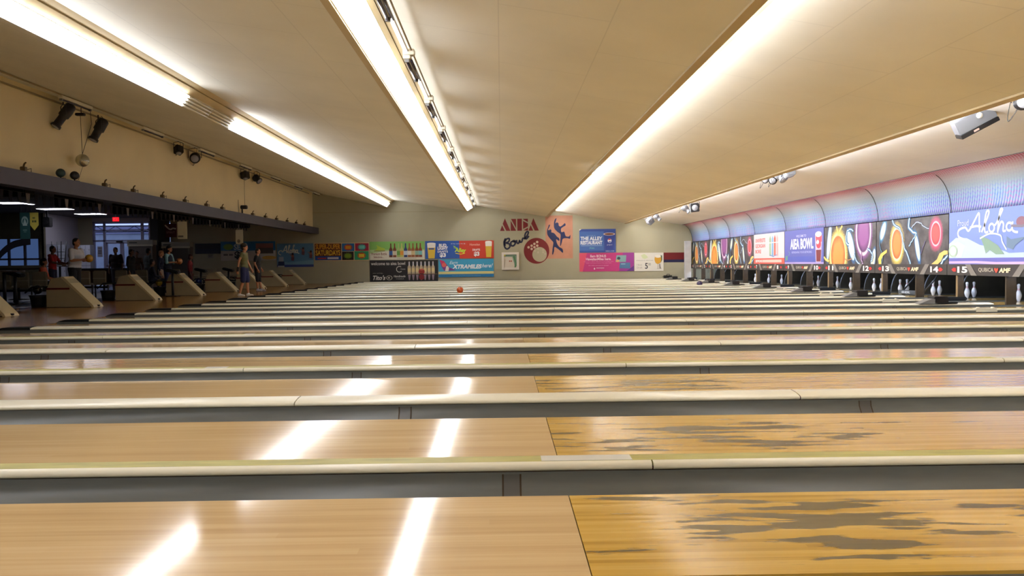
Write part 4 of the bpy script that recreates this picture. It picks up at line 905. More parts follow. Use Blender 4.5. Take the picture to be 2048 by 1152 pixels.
cabinet(257, 480, 305, 35.0, 'tall pale-headed cabinet right of the glass doors', (92, 80, 74))
cabinet(325, 484, 379, 36.0, 'tall pale-headed cabinet behind the bowler holding a ball', (84, 76, 76))
r, b = banner('wall_screen', (390, 487, 441, 507.5), 'dark navy screen on the back wall left of the self-serve banner', 'screen', (22, 20, 36), Y=YW-.06, th=.05); b.rect(0, 0, 1, .5, (18, 22, 44)); b.done()
r, b = banner('notice', (415.5, 507.5, 427, 516.5), 'small white notice below the dark screen', 'notice', (150, 144, 130), Y=YW-.02, th=.01)
b.rect(.15, .6, .85, .7, (90, 84, 76)); b.rect(.15, .35, .7, .45, (90, 84, 76)); b.done()
r, b = banner('wall_sign', (330, 447.5, 353, 474.5), 'dark red hanging sign with a white swoosh left of the white hanging banner', 'sign', (78, 26, 36), Y=27, th=.03)
b.line(smooth([(.02, .90), (.3, .66), (.5, .58), (.7, .66), (.95, .62)]), .05, (200, 196, 190)); b.text('SPIRIT', .12, .28, .86, .44, (150, 120, 124), .02); b.done()
# hanging white banners below the ledge
def hangb(px, Y, lab, rot=0, logo=None):
    r, b = banner('hanging_banner', px, lab, 'banner', (206, 196, 168), Y=Y, th=.01, group='white banners hung below the ledge')
    if logo == 'bar': b.rect(.05, .10, .6, .20, (110, 104, 96))
    else: b.ell(.4, .2, .22, .13, (120, 112, 100)); b.rect(.25, .14, .55, .18, (90, 84, 76))
    b.done(); MB().tube([r.location+Vector((.12, .005, (px[3]-px[1])*Y/1560)), Vector((r.location.x+.12, r.location.y+.005, 3.4))], .006, M_blk, 5).build('cord', r)
hangb((355, 443, 374, 478), 24.2, 'larger white banner hanging below the ledge beside the red sign', 0, 'bar')
hangb((471.5, 459.5, 486, 488), 29.0, 'smaller white banner hanging below the ledge above the walking woman', 0, 'logo')
# overhead score monitors
def monitor():
    r = thing('overhead_monitor', (-11.7, 0, 2.72), 'x', 'monitor')
    MB().box((-12.9, .0, 2.72), (-11.7, .45, 3.22), M_black, .03).build('housing', r)
    MB().box((-12.84, .46, 2.77), (-11.76, .465, 3.17), mat('screen_dark', (14, 15, 22), .15)).build('screen', r)
    for x in (-12.6, -12.0): MB().box((x-.03, .2, 3.22), (x+.03, .26, 3.4), M_blk).build('hanger', r)
    return r
pm = None
mn = ['nearest', 'second', 'third', 'fourth', 'fifth', 'sixth', 'seventh', 'eighth']
for k in range(6):
    y = 19.4+3.364*k; lb = 'black overhead score monitor hanging behind the ledge, %s from the left' % mn[k]
    if pm is None: pm = monitor(); pm['label'] = lb; pm.location = (-11.7, y, 2.72); pm['group'] = 'overhead score monitors'
    else: dup(pm, (-11.7, y, 2.72), lb, 'overhead score monitors')
# pennant string
r = thing('pennant_string', (-11.55, 14, 2.79), 'string of dark and white pennants below the ledge in front of the lounge lights', 'pennants')
pts = [(-11.55, 14+1.0*k, 2.79) for k in range(23)]; MB().tube(pts, .008, M_blk, 5).build('cord', r)
for k in range(64):
    y = 14.1+k*.34; mb = MB(); mm = ink((24, 22, 40)) if k % 5 else ink((170, 166, 176)); mb.prism([(y, 2.785), (y+.17, 2.785), (y+.13, 2.55), (y+.04, 2.55)], 0, -11.555, -11.545, mm); mb.build('flag', r)
# ceiling lights of the lounge
M_panel = emis('lounge_light', (236, 236, 255), 6.5)
for (x0, x1, yy_, lab) in ((-4, 49, 406.5, 'long white ceiling light at the far left of the lounge'), (81, 145, 418.5, 'white ceiling light above the man with the ball'), (156, 186, 428.5, 'white ceiling light before the glass front'), (188, 197, 428, 'small ceiling light right of the one before the glass front'), (200, 207, 428, 'rightmost small ceiling light before the glass front'), (52, 60, 408, 'tiny ceiling light between the two long ones')):
    p = at(x0, yy_, Z=3.38); q = at(x1, yy_, Z=3.38); r = thing('ceiling_light', (p.x, p.y, 3.38), lab, 'ceiling light')
    MB().box((p.x, p.y-.3, 3.372), (q.x, p.y+.3, 3.382), M_panel).build('diffuser', r); MB().box((p.x-.03, p.y-.33, 3.382), (q.x+.03, p.y+.33, 3.4), M_tray).build('frame', r)
# exit sign
x0, x1, z0, z1 = wall_rect(225, 434.5, 237, 442.5, Y=36.0)
r = thing('exit_sign', (x0, 36.0, z0), 'lit red EXIT sign hanging before the glass front', 'exit sign'); MB().box((x0, 36, z0), (x1, 36.05, z1), emis('exit_red', (255, 30, 40), .9)).build('face', r)
b = Board(r, (x0, 36, z0), (x1-x0, 0, 0), (0, 0, z1-z0), (0, -1, 0)); vs, fs = text_data('EXIT', .02); b.text('EXIT', .18, .25, .82, .75, (250, 120, 120), .02); b.done()
MB().box(((x0+x1)/2-.02, 36.01, z1), ((x0+x1)/2+.02, 36.04, 3.4), M_blk).build('stem', r)
# pennants of the left wall, speaker, upturned chair, lockers
r, b = banner('hanging_banner', (40, 425, 60, 478), 'dark green hanging banner with a white round emblem', 'banner', (34, 78, 74), Y=31, th=.01)
b.ell(.5, .68, .34, .18, (150, 176, 166)); b.ell(.5, .66, .24, .12, (60, 100, 94)); b.poly([(.28, .5), (.5, .8), (.74, .5)], (170, 190, 178)); b.rect(.3, .32, .7, .35, (120, 150, 140)); b.rect(.36, .26, .64, .28, (120, 150, 140)); b.done()
X0, X1, Z0, Z1 = wall_rect(60, 425, 77, 461, Y=31); r = thing('hanging_banner', (X0, 31, Z0), 'yellow pointed pennant right of the green banner', 'banner')
h_ = Z1-Z0; mb = MB(); mb.prism([(X0, Z1), (X1, Z1), (X1, Z0+.3*h_), ((X0+X1)/2, Z0), (X0, Z0+.3*h_)], 1, 31, 31.01, ink((206, 186, 70))); mb.build('sheet', r)
b = Board(r, (X0, 31, Z0), (X1-X0, 0, 0), (0, 0, h_), (0, -1, 0)); b.rect(.3, .66, .6, .74, (90, 90, 30)); b.rect(.25, .45, .45, .56, (80, 84, 30)); b.rect(.5, .45, .75, .56, (80, 84, 30)); b.done()
X0, X1, Z0, Z1 = wall_rect(84, 434, 98, 454, Y=33.5)
r0 = [o for o in bpy.data.objects if o.name.startswith('hanging_banner') and abs(o.location.y-31) < .01]
for o in r0: q_ = 3.4-(3.4-at(50, 425, Y=31).z); MB().tube([(o.location.x+.05, 31.005, q_-.02), (o.location.x+.05, 31.005, 3.4)], .006, M_blk, 5).build('cord', o); MB().tube([(o.location.x+.28, 31.005, q_-.02), (o.location.x+.28, 31.005, 3.4)], .006, M_blk, 5).build('cord', o)
r = thing('loudspeaker', (X0, 33.5, Z0), 'black loudspeaker hung high at the corner of the white lounge wall', 'speaker'); MB().box((X0, 33.5, Z0), (X1, 33.8, Z1), M_black, .03).build('cabinet', r)
MB().lathe([(.11, 0), (.09, .006), (.03, .01)], ((X0+X1)/2, 33.498, Z0+.18), M_blk, 16, axis=(0, -1, 0)).build('cone', r); MB().box(((X0+X1)/2-.03, 33.6, Z1), ((X0+X1)/2+.03, 33.66, 3.4), M_blk).build('bracket', r)
def table(x, y, rr, h, lab, top=(52, 36, 32)):
    r = thing('round_table', (x, y, 0), lab, 'table'); MB().lathe([(rr, h-.04), (rr+.01, h-.02), (rr, h)], (x, y, 0), mat('table_top', top, .3), 28).build('tabletop', r)
    MB().lathe([(.04, .03), (.04, h-.04)], (x, y, 0), M_blk, 12).build('pedestal', r); MB().lathe([(.28, 0), (.27, .02), (.05, .05)], (x, y, 0), M_blk, 20).build('base', r); return r
p = at(36, 531, Y=24); table(p.x, 24, .62, .96, 'round dark high table in front of the blue windows')
p = at(8, 540, Y=20); table(p.x, 20, .45, .9, 'smaller round dark table cut by the left edge')
p = at(119, 512, Y=32.5); table(p.x, 32.5, .45, 1.05, 'round table carrying upturned stools by the white wall')
r = thing('bar_stool', (p.x, 32.5, 1.06), 'black stool standing upside down on the table by the white wall', 'stool')
MB().lathe([(.17, 0), (.18, .02), (.17, .05)], (p.x, 32.5, 1.06), M_blk, 18).build('seat', r)
for dx, dy in ((-.13, -.13), (.13, -.13), (-.13, .13), (.13, .13)): MB().tube([(p.x+dx, 32.5+dy, 1.1), (p.x+dx*1.5, 32.5+dy*1.5, 1.1+.95)], .018, M_blk, 6).build('leg', r)
for z, q in ((1.35, .148), (1.62, .17)): MB().tube([(p.x-q, 32.5-q, z), (p.x+q, 32.5-q, z), (p.x+q, 32.5+q, z), (p.x-q, 32.5+q, z), (p.x-q, 32.5-q, z)], .012, M_blk, 5).build('stretcher', r)
def lockers(px, Y, lab, nc, nr, tone=(196, 200, 214)):
    X0, X1, Z0, Z1 = wall_rect(*px, Y=Y); r = thing('locker_bank', (X0, Y, 0), lab, 'lockers', 'locker banks in the lounge')
    MB().box((X0, Y, 0), (X1, Y+.35, Z1), mat('locker_body', (150, 154, 170), .5)).build('body', r)
    cw, ch = (X1-X0)/nc, (Z1-.1)/nr
    for i in range(nc):
        for j in range(nr):
            d = MB().box((X0+i*cw+.012, Y-.018, .1+j*ch+.012), (X0+(i+1)*cw-.012, Y-.001, .1+(j+1)*ch-.012), mat('locker_door', tone, .4)).build('door', r)
            MB().box((X0+(i+.75)*cw, Y-.03, .1+(j+.45)*ch), (X0+(i+.82)*cw, Y-.019, .1+(j+.6)*ch), M_grey).build('latch', d)
lockers((153, 490, 181, 545), 36.5, 'pale locker bank at the corner behind the man with the ball', 3, 4)
lockers((94, 489, 131, 545), 34.2, 'pale locker bank behind the person in the red shirt', 4, 4, (186, 184, 196))
r, b = banner('notice', (195, 493, 205, 514), 'white notice with black text taped to the glass front', 'notice', (200, 200, 214), Y=YF-.02, th=.01)
for v in (.8, .6, .45, .3): b.rect(.15, v, .85, v+.08, (90, 86, 100))
b.done()
# long dark counter with bright things
p0, p1 = at(150, 535, Y=31), at(246, 535, Y=31)
r = thing('counter', (p0.x, 31, 0), 'long black high counter before the glass doors', 'counter'); MB().box((p0.x, 31, .86), (p1.x, 31.7, .93), M_black, .01).build('worktop', r)
for x in (p0.x+.1, (p0.x+p1.x)/2, p1.x-.1): MB().tube([(x, 31.35, 0), (x, 31.35, .86)], .035, M_blk, 10).build('leg', r)
MB().box((p0.x+.05, 31.5, .3), (p1.x-.05, 31.55, .86), mat('counter_panel', (70, 24, 22), .6)).build('modesty_panel', r)
# moulded seats, in short rows
def seat():
    r = thing('lounge_seat', (0, 0, 0), 'x', 'seat'); mt = mat('seat_cream', (150, 142, 122), .4)
    mb = MB(); mb.box((-.215, -.04, .42), (.215, .02, .86), mt, .04); mb.build('backrest', r)
    mb = MB(); mb.box((-.215, -.02, .40), (.215, .42, .46), mt, .03); mb.build('seat_pan', r)
    mb = MB(); mb.box((-.2, -.05, .60), (.2, -.042, .62), mat('seat_line', (190, 184, 166), .4)); mb.build('trim_line', r)
    for x in (-.2, .2): MB().tube([(x, .1, 0), (x, .1, .40)], .02, M_blk, 8).build('leg', r)
    MB().box((-.215, .05, .30), (.215, .15, .36), M_blk).build('beam', r)
    return r
sp = None
SL = [(8, 22, 'first cream lounge seat from the left edge'), (44, 22, 'cream seat left of the seated person in orange'), (80, 22, 'cream seat backing the person in orange'), (168, 25, 'cream seat below the counter, left one'), (200, 25, 'cream seat below the counter, right one'),
      (243, 27.5, 'cream seat below the dark-clothed standing man'), (284, 28, 'cream seat between second and third ball returns'), (350, 30.5, 'cream seat beside the woman holding a ball'), (388, 31, 'cream seat right of the dark red figure'), (415, 31, 'cream seat before the fourth ball return'), (444, 34, 'cream seat with the black console, left one'), (468, 34, 'cream seat left of the woman walking')]
for px, Y, lab in SL:
    x = at(px, 560, Y=Y).x
    if sp is None: sp = seat(); sp.location = (x, Y, 0); sp['label'] = lab; sp['group'] = 'cream lounge seats'
    else: dup(sp, (x, Y, 0), lab, 'cream lounge seats')
# ball returns and racks
def ball_return():
    r = thing('ball_return', (-10.98, 0, 0), 'x', 'ball return'); cr = mat('return_cream', (176, 164, 132), .4, 0, .05)
    mb = MB(); mb.prism([(-10.98, .012), (-10.98, .42), (-10.86, .70), (-10.60, .735), (-10.50, .69), (-9.90, .06), (-9.87, .012)], 1, 0, .42, cr); mb.build('body', r)
    mb = MB(); mb.prism([(-10.62, .742), (-10.56, .745), (-9.87, .055), (-9.84, .0), (-9.90, .0), (-9.93, .05), (-10.60, .70)], 1, -.012, .432, mat('return_ramp_lit', (214, 198, 156), .4)); mb.build('ramp', r, label='sloping ramp, coloured paler as if lit')  # light caught by the slope is put into its paler colour
    MB().box((-10.985, -.006, .43), (-10.42, -.001, .475), mat('return_red', (96, 26, 20), .4)).build('stripe', r, label='dark red stripe')
    MB().box((-10.97, -.004, .0), (-9.9, .43, .012), M_black).build('plinth', r)
    MB().box((-9.90, .18, .01), (-9.82, .24, .05), M_black, .005).build('stop', r)
    mb = MB(); mb.lathe([(.16, .0), (.17, .1), (.19, .24), (.22, .30)], (-11.28, .2, 0), M_black, 24); mb.build('rack_base', r, label='black rounded rack base')
    MB().tube([(-11.5, .02, .36), (-11.3, -.04, .50), (-11.06, .0, .50), (-11.02, .2, .50), (-11.06, .40, .36), (-11.3, .44, .50), (-11.5, .38, .50)], .02, M_black, 8).build('rack_rail', r)
    return r
br = None; RC = [(150, 40, 30), (40, 60, 120), (30, 30, 34), (196, 170, 50), (60, 110, 80), (90, 50, 110)]
bn = ['at the left edge', 'nearest whole one', 'third from the left', 'fourth from the left', 'left of the walking woman', 'behind the walking woman', 'beside the man in black', 'farthest, near the end wall']
for k in range(-1, 7):
    y = 18.95+3.364*k; lb = 'cream wedge-shaped ball return with red stripe, '+bn[k+1]
    if br is None: br = ball_return(); br.location = (-10.98, y, 0); br['label'] = lb; br['group'] = 'ball returns on the approach'
    else: dup(br, (-10.98, y, 0), lb, 'ball returns on the approach')
    for j in range(1 if k in (0, 2, 3) else 0):
        c = RC[{0: 2, 2: 3, 3: 1}[k]]; cx, cy = -11.28+.22*j, y+.2+(.04 if j % 2 else -.04)
        o = MB().ball((cx, cy, .43), .107, mat('ball_%d_%d_%d' % c, c, .15, 0, .2, coat=.5), 20, 14); cn_ = {(150, 40, 30): 'red', (40, 60, 120): 'blue', (30, 30, 34): 'black', (196, 170, 50): 'yellow', (60, 110, 80): 'green', (90, 50, 110): 'purple'}[c]
        solo(o, 'bowling_ball', '%s ball on the rack of the ball return %s' % (cn_, bn[k+1]), 'bowling ball', 'balls on the racks')
# consoles on posts
for px, Y, lab in ((345, 25.2, 'black scoring console on a post beside the woman holding a ball'), (402, 29.8, 'black scoring console on a post before the notice'), (457, 31.5, 'black scoring console on a post left of the walking woman'), (30, 21.0, 'black scoring console on a post at the far left')):
    x = at(px, 550, Y=Y).x; r = thing('scoring_console', (x, Y, 0), lab, 'console')
    MB().box((x-.22, Y-.14, .76), (x+.22, Y+.14, .86), M_black, .03, rot=Matrix.Rotation(.25, 3, 'Y')).build('keyboard', r); MB().tube([(x, Y, 0), (x, Y, .78)], .04, M_blk, 10).build('post', r); MB().box((x-.18, Y-.18, 0), (x+.18, Y+.18, .03), M_blk, .01).build('base', r)

# ------------------------------------------------------------------ things on the ceiling and the ledge
CX = -9.2; CZ = 4.57
solo(MB().tube([(CX, 9, CZ+.02), (CX, YW-.3, CZ+.02)], .018, M_conduit, 8), 'conduit', 'upper tan conduit carrying the black-light fixtures over the approach', 'conduit')
solo(MB().tube([(-9.74, 9, 4.6), (-9.74, YW-1, 4.6)], .022, M_conduit, 8), 'conduit', 'lower tan conduit along the top of the bulkhead carrying spotlights', 'conduit')
def blacklight(vis='dark'):
    r = thing('black_light', (0, 0, 0), 'x', 'light fixture')
    MB().box((-.05, 0, .0), (.05, 1.22, .06), M_tray, .006).build('housing', r)
    MB().tube([(0, .05, -.022), (0, 1.17, -.022)], .02, mat('black_tube', (52, 46, 62), .2), 8).build('tube', r)
    for y in (.02, 1.17): MB().box((-.03, y, -.045), (.03, y+.03, .0), M_grey).build('holder', r)
    return r
bl = blacklight()
nm = ['nearest', 'second', 'third', 'fourth', 'fifth', 'sixth', 'farthest']
for k, px in enumerate((168, 317, 422, 498, 557, 602, 637)):
    y = 9.2*1560/(1003-px)-.6; lb = 'dark black-light fixture on the approach conduit, %s one' % nm[k]
    if k == 0: bl.location = (CX, y, CZ-.06); bl['label'] = lb; bl['group'] = 'black lights over the approach'
    else: dup(bl, (CX, y, CZ-.06), lb, 'black lights over the approach')
BX = -1.24; BZ = 3.83
solo(MB().tube([(BX, 6, BZ+.02), (BX, YW-1, BZ+.02)], .014, M_white, 8), 'conduit', 'white conduit right of the centre light strip', 'conduit')
solo(MB().tube([(BX+.05, 6, BZ+.03), (BX+.05, YW-1, BZ+.03)], .012, M_conduit, 8), 'conduit', 'thin tan conduit beside the white one, right of the centre strip', 'conduit')
nm = ['nearest whole', 'second', 'third', 'fourth', 'fifth', 'sixth', 'seventh', 'eighth', 'ninth', 'farthest']
for k in range(-1, 10):
    y = 10.75+2.95*k
    lb = 'twin-tube black-light fixture right of the centre strip, %s one' % (nm[k] if k >= 0 else 'one cut by the top edge')
    r = dup(bl, (BX-.02, y, BZ-.075), lb, 'black lights beside the centre strip')
    MB().tube([(BX+.04, y+.05, BZ-.095), (BX+.04, y+1.17, BZ-.095)], .02, mat('black_tube', (52, 46, 62), .2), 8).build('tube', r)
    MB().box((BX-.07, y-.04, BZ-.03), (BX+.09, y+.10, BZ+.05), M_tray, .01).build('junction_box', r)
def spot(px, py, X, lab, L=.35, rr=.09, tilt=(-.45, -.5, -1), top=4.6, body=None, box=False, group='spotlights on the bulkhead conduit', dz=0, Y=None):
    P_ = at(px, py, X=X); d = Vector(tilt).normalized(); body = body or M_blk
    r = thing('spotlight', (P_.x, P_.y, P_.z), lab, 'spotlight', group)
    a = P_-d*L/2; b_ = P_+d*L/2
    mb = MB()
    if box:
        rot = Vector((0, 0, 1)).rotation_difference(d).to_matrix(); mb.box((P_.x-rr, P_.y-rr, P_.z-L/2), (P_.x+rr, P_.y+rr, P_.z+L/2), body, .02, rot=rot, cen=tuple(P_))
        mb.build('body', r)
    else:
        mb.lathe([(rr*.75, 0), (rr*.95, .04), (rr*.95, L*.5), (rr*.7, L*.55), (rr*.7, L*.9), (rr*.9, L*.92), (rr*.9, L)], a, body, 18, axis=d); mb.build('body', r)
    MB().lathe([(rr*.7, 0), (rr*.66, .012)], b_, mat('lens', (150, 150, 156), .1), 16, axis=d).build('lens', r)
    s_ = d.cross(Vector((0, 0, 1))).normalized()*(rr+.02)
    MB().tube([P_+s_, P_+s_+Vector((0, 0, rr+.10)), P_+Vector((0, 0, rr+.14)), P_-s_+Vector((0, 0, rr+.10)), P_-s_], .010, body, 6).build('yoke', r)
    t = max(top, P_.z+rr+.16)
    MB().tube([P_+Vector((0, 0, rr+.13)), (P_.x, P_.y, t)], .014, body, 6).build('hanger', r)
    MB().tube(smooth([tuple(a), tuple(a+Vector((-.12, .1, -.25))), tuple(a+Vector((-.05, .2, -.05))), (P_.x, P_.y+.15, t)], 5), .006, M_blk, 5).build('cable', r)
    return r
spot(127, 232, -9.6, 'long black theatre spotlight at the far left, pointing down', .62, .12)
spot(197, 260, -9.6, 'second long black spotlight, right of the mirror ball cords', .58, .13, (-.35, -.4, -1))
spot(357, 300, -9.6, 'small black square lamp, left of the second spotlight pair', .24, .11, (.2, -.4, -.8), box=True)
spot(390, 316, -9.6, 'round black lamp with a bright lens, right of the second pair', .26, .17, (.3, -1, -.3))
spot(490, 351, -9.6, 'small black lamp, left of the third spotlight pair', .26, .13, (.2, -.3, -1), box=True)
spot(514, 358, -9.6, 'tilted black lamp, right of the third spotlight pair', .30, .15, (.8, -.3, -.7))
# mirror ball
p = at(165, 321, X=-9.55); r = thing('mirror_ball', tuple(p), 'silver mirror ball hanging on cords over the ledge', 'mirror ball')
mm = mat('mirror_tiles', (200, 196, 176), .22, .75); mb = MB(); mb.ball(p, .145, mm, 24, 16)
for i in range(len(mb.m)): mb.m[i] = (mb.m[i][0], False)
mb.build('tiled_sphere', r)
MB().tube([p+Vector((0, 0, .14)), (p.x-.02, p.y, 4.45)], .006, M_blk, 5).build('cord', r); MB().tube([p+Vector((0, 0, .14)), (p.x+.05, p.y+.35, 4.3), (p.x, p.y+.4, 4.6)], .006, M_blk, 5).build('cord', r)
MB().box((p.x-.12, p.y-.05, 4.42), (p.x+.08, p.y+.05, 4.48), M_blk, .01).build('motor', r); MB().tube([(p.x, p.y, 4.48), (p.x, p.y, 4.6)], .01, M_blk, 5).build('motor_hanger', r)
MB().tube([p-Vector((0, 0, .14)), (p.x-.05, p.y-.1, 2.95)], .004, M_blk, 5).build('tail_cord', r)
# round lamps on the ledge
for px, py, c, lab in ((121, 346, (20, 44, 40), 'round dark lamp with green lens standing on the ledge'), (149, 351, (24, 24, 26), 'second round dark lamp on the ledge, right of the green one')):
    p = at(px, py, X=-9.62); r = thing('ledge_lamp', (p.x, p.y, 2.9), lab, 'lamp')
    MB().lathe([(.05, -.07), (.09, -.05), (.095, .03), (.08, .05)], (p.x, p.y, p.z), mat('lamp_%d' % c[1], c, .35), 18, axis=(.6, -.8, 0)).build('head', r)
    MB().lathe([(.07, 0), (.066, .004)], Vector((p.x, p.y, p.z))+Vector((.6, -.8, 0))*.052, mat('lens_%d' % c[1], tuple(v+30 for v in c), .1), 16, axis=(.6, -.8, 0)).build('lens', r)
    MB().tube([(p.x, p.y, 2.92), (p.x, p.y, p.z-.05)], .016, M_blk, 8).build('stem', r); MB().box((p.x-.09, p.y-.06, 2.90), (p.x+.09, p.y+.06, 2.92), M_blk, .005).build('base', r)
p = at(487, 415, X=-9.62); r = thing('ledge_camera', (p.x, p.y, 2.9), 'small black camera on a stem on the ledge, cable rising to the conduit', 'camera')
MB().box((p.x-.10, p.y-.08, p.z-.06), (p.x+.14, p.y+.08, p.z+.08), M_blk, .02).build('body', r); MB().tube([(p.x-.05, p.y, 2.9), (p.x-.05, p.y, p.z-.05)], .03, M_blk, 8).build('stem', r); MB().tube([(p.x+.05, p.y, p.z+.08), (p.x+.05, p.y, 4.6)], .006, M_blk, 5).build('cable', r)
# ledge clips with little hooks
def clip():
    r = thing('ledge_clip', (0, 0, 0), 'x', 'clip'); M_cl = mat('clip_tan', (92, 72, 36), .5)
    MB().box((-.05, -.05, 0), (.05, .05, .10), M_cl, .01).build('block', r); MB().tube([(0, 0, .10), (.02, 0, .16), (.06, -.02, .18)], .018, M_cl, 6).build('finial', r)
    MB().tube([(.02, .05, .04), (.02, .22, .09), (.02, .22, .0)], .008, M_cl, 5).build('hook', r); return r
cp_ = None; nm = ['first', 'second', 'third', 'fourth', 'fifth', 'sixth', 'seventh', 'eighth', 'ninth', 'tenth', 'eleventh', 'twelfth', 'thirteenth']
for k, px in enumerate((62, 220, 276, 333, 377, 419, 450, 510, 535, 557, 578, 596, 612)):
    y = 9.6*1560/(1003-px); lb = 'small tan clip with hook on top of the ledge, %s from the left' % nm[k]
    if cp_ is None: cp_ = clip(); cp_.location = (-9.6, y, 2.9); cp_['label'] = lb; cp_['group'] = 'clips along the ledge'
    else: dup(cp_, (-9.6, y, 2.9), lb, 'clips along the ledge')
# effect lights below the last ceiling step
M_silv = mat('lamp_silver', (128, 130, 136), .35, .3)
GR = 'effect lights by the pins'
P_ = at(1947, 240, X=7.2); r = thing('effect_projector', tuple(P_), 'large silver box projector tilted below the last ceiling step', 'projector', GR)
ax = Vector((.86, -.2, .47)).normalized(); nn = Vector((-.25, -.92, -.30)); nn = (nn-ax*nn.dot(ax)).normalized(); zz_ = nn.cross(ax)
if zz_.z < 0: zz_ = -zz_
rot = Matrix((ax, -nn, zz_)).transposed()
MB().box((P_.x-.29, P_.y-.10, P_.z-.10), (P_.x+.29, P_.y+.10, P_.z+.13), M_silv, .012, rot=rot, cen=tuple(P_)).build('body', r)
MB().box((P_.x-.29, P_.y-.11, P_.z-.165), (P_.x+.29, P_.y+.10, P_.z-.102), M_blk, .005, rot=rot, cen=tuple(P_)).build('underside', r, label='dark underside')
MB().lathe([(.045, 0), (.04, .03)], P_+rot@Vector((.06, -.10, .05)), M_white, 14, axis=nn).build('knob', r)
MB().box((P_.x-.10, P_.y-.112, P_.z-.145), (P_.x-.02, P_.y-.110, P_.z-.115), ink((190, 160, 150)), 0, rot=rot, cen=tuple(P_)).build('sticker', r)
MB().tube([P_+Vector((0, 0, .05)), (P_.x, P_.y, 3.17)], .02, M_silv, 8).build('hanger', r)
spot(2046, 204, 7.2, 'black lamp with an amber filter cut by the right edge', .18, .12, (-.5, -1, -.2), top=3.17, group=GR)
spot(1531, 359, 7.2, 'black lamp with yellow lens, left of the light cluster', .22, .10, (-.4, -1, -.3), top=3.17, group=GR)
spot(1547, 358, 7.2, 'black ring-light lamp in the middle of the cluster', .26, .12, (-.5, -.9, -.5), top=3.17, group=GR)
spot(1562, 352, 7.2, 'silver round lamp with brown lens in the cluster', .28, .14, (.4, -.6, -.7), top=3.17, body=M_silv, group=GR)
spot(1578, 343, 7.2, 'silver box lamp, right end of the light cluster', .26, .12, (.2, -.2, -1), top=3.17, body=M_silv, box=True, group=GR)
spot(1372, 418, 7.2, 'silver tilted lamp left of the small square lamp', .34, .13, (.8, -.2, -.7), top=3.17, body=M_silv, group=GR)
spot(1389, 415, 7.2, 'square lamp with black face and round lens', .24, .16, (-.1, -1, -.15), top=3.17, body=M_blk, box=True, group=GR)
spot(1300, 442, 7.2, 'silver box lamp nearest the far wall', .30, .14, (-.6, -.2, -.5), top=3.17, body=M_silv, box=True, group=GR)
spot(1315, 435, 7.2, 'silver tilted lamp above the farthest box lamp', .34, .12, (.7, -.2, -.7), top=3.17, body=M_silv, group=GR)

# ------------------------------------------------------------------ people
def remesh(parts, vox, name, sm=3):
    """parts: list of ('c', p0, p1, r0, r1) tapered limbs or ('e', centre, radii[, rotation]) ellipsoids, fused into one skin"""
    bm = bmesh.new()
    for q in parts:
        if q[0] == 'e':
            mt = Matrix.Translation(Vector(q[1]))@(q[3].to_4x4() if len(q) > 3 else Matrix.Identity(4))@Matrix.Diagonal((*q[2], 1))
            bmesh.ops.create_uvsphere(bm, u_segments=16, v_segments=10, radius=1, matrix=mt)
        else:
            a, b, r0, r1 = Vector(q[1]), Vector(q[2]), q[3], q[4]; d = b-a; L = max(d.length, 1e-4); rot = Vector((0, 0, 1)).rotation_difference(d.normalized()).to_matrix()
            rings = []; N = 12
            prof = [(r0*math.sin(t), -r0*math.cos(t)) for t in (.05, .5, 1.0)]+[(r0, 0), (r1, L)]+[(r1*math.sin(t), L+r1*math.cos(t)) for t in (1.0, .5, .05)]
            for rr, h in prof: rings.append([bm.verts.new(a+rot@Vector((rr*math.cos(2*math.pi*k/N), rr*math.sin(2*math.pi*k/N), h))) for k in range(N)])
            for i in range(len(rings)-1):
                for k in range(N): bm.faces.new((rings[i][k], rings[i][(k+1) % N], rings[i+1][(k+1) % N], rings[i+1][k]))
            bm.faces.new(rings[0][::-1]); bm.faces.new(rings[-1])
    me = bpy.data.meshes.new('tmp'); bm.to_mesh(me); bm.free()
    o = bpy.data.objects.new('tmp', me); C.objects.link(o)
    md = o.modifiers.new('r', 'REMESH'); md.mode = 'VOXEL'; md.voxel_size = vox; md.use_smooth_shade = True
    s_ = o.modifiers.new('s', 'SMOOTH'); s_.iterations = sm; s_.factor = .5
    out = bpy.data.meshes.new_from_object(o.evaluated_get(bpy.context.evaluated_depsgraph_get())); out.name = name
    bpy.data.objects.remove(o); bpy.data.meshes.remove(me); return out
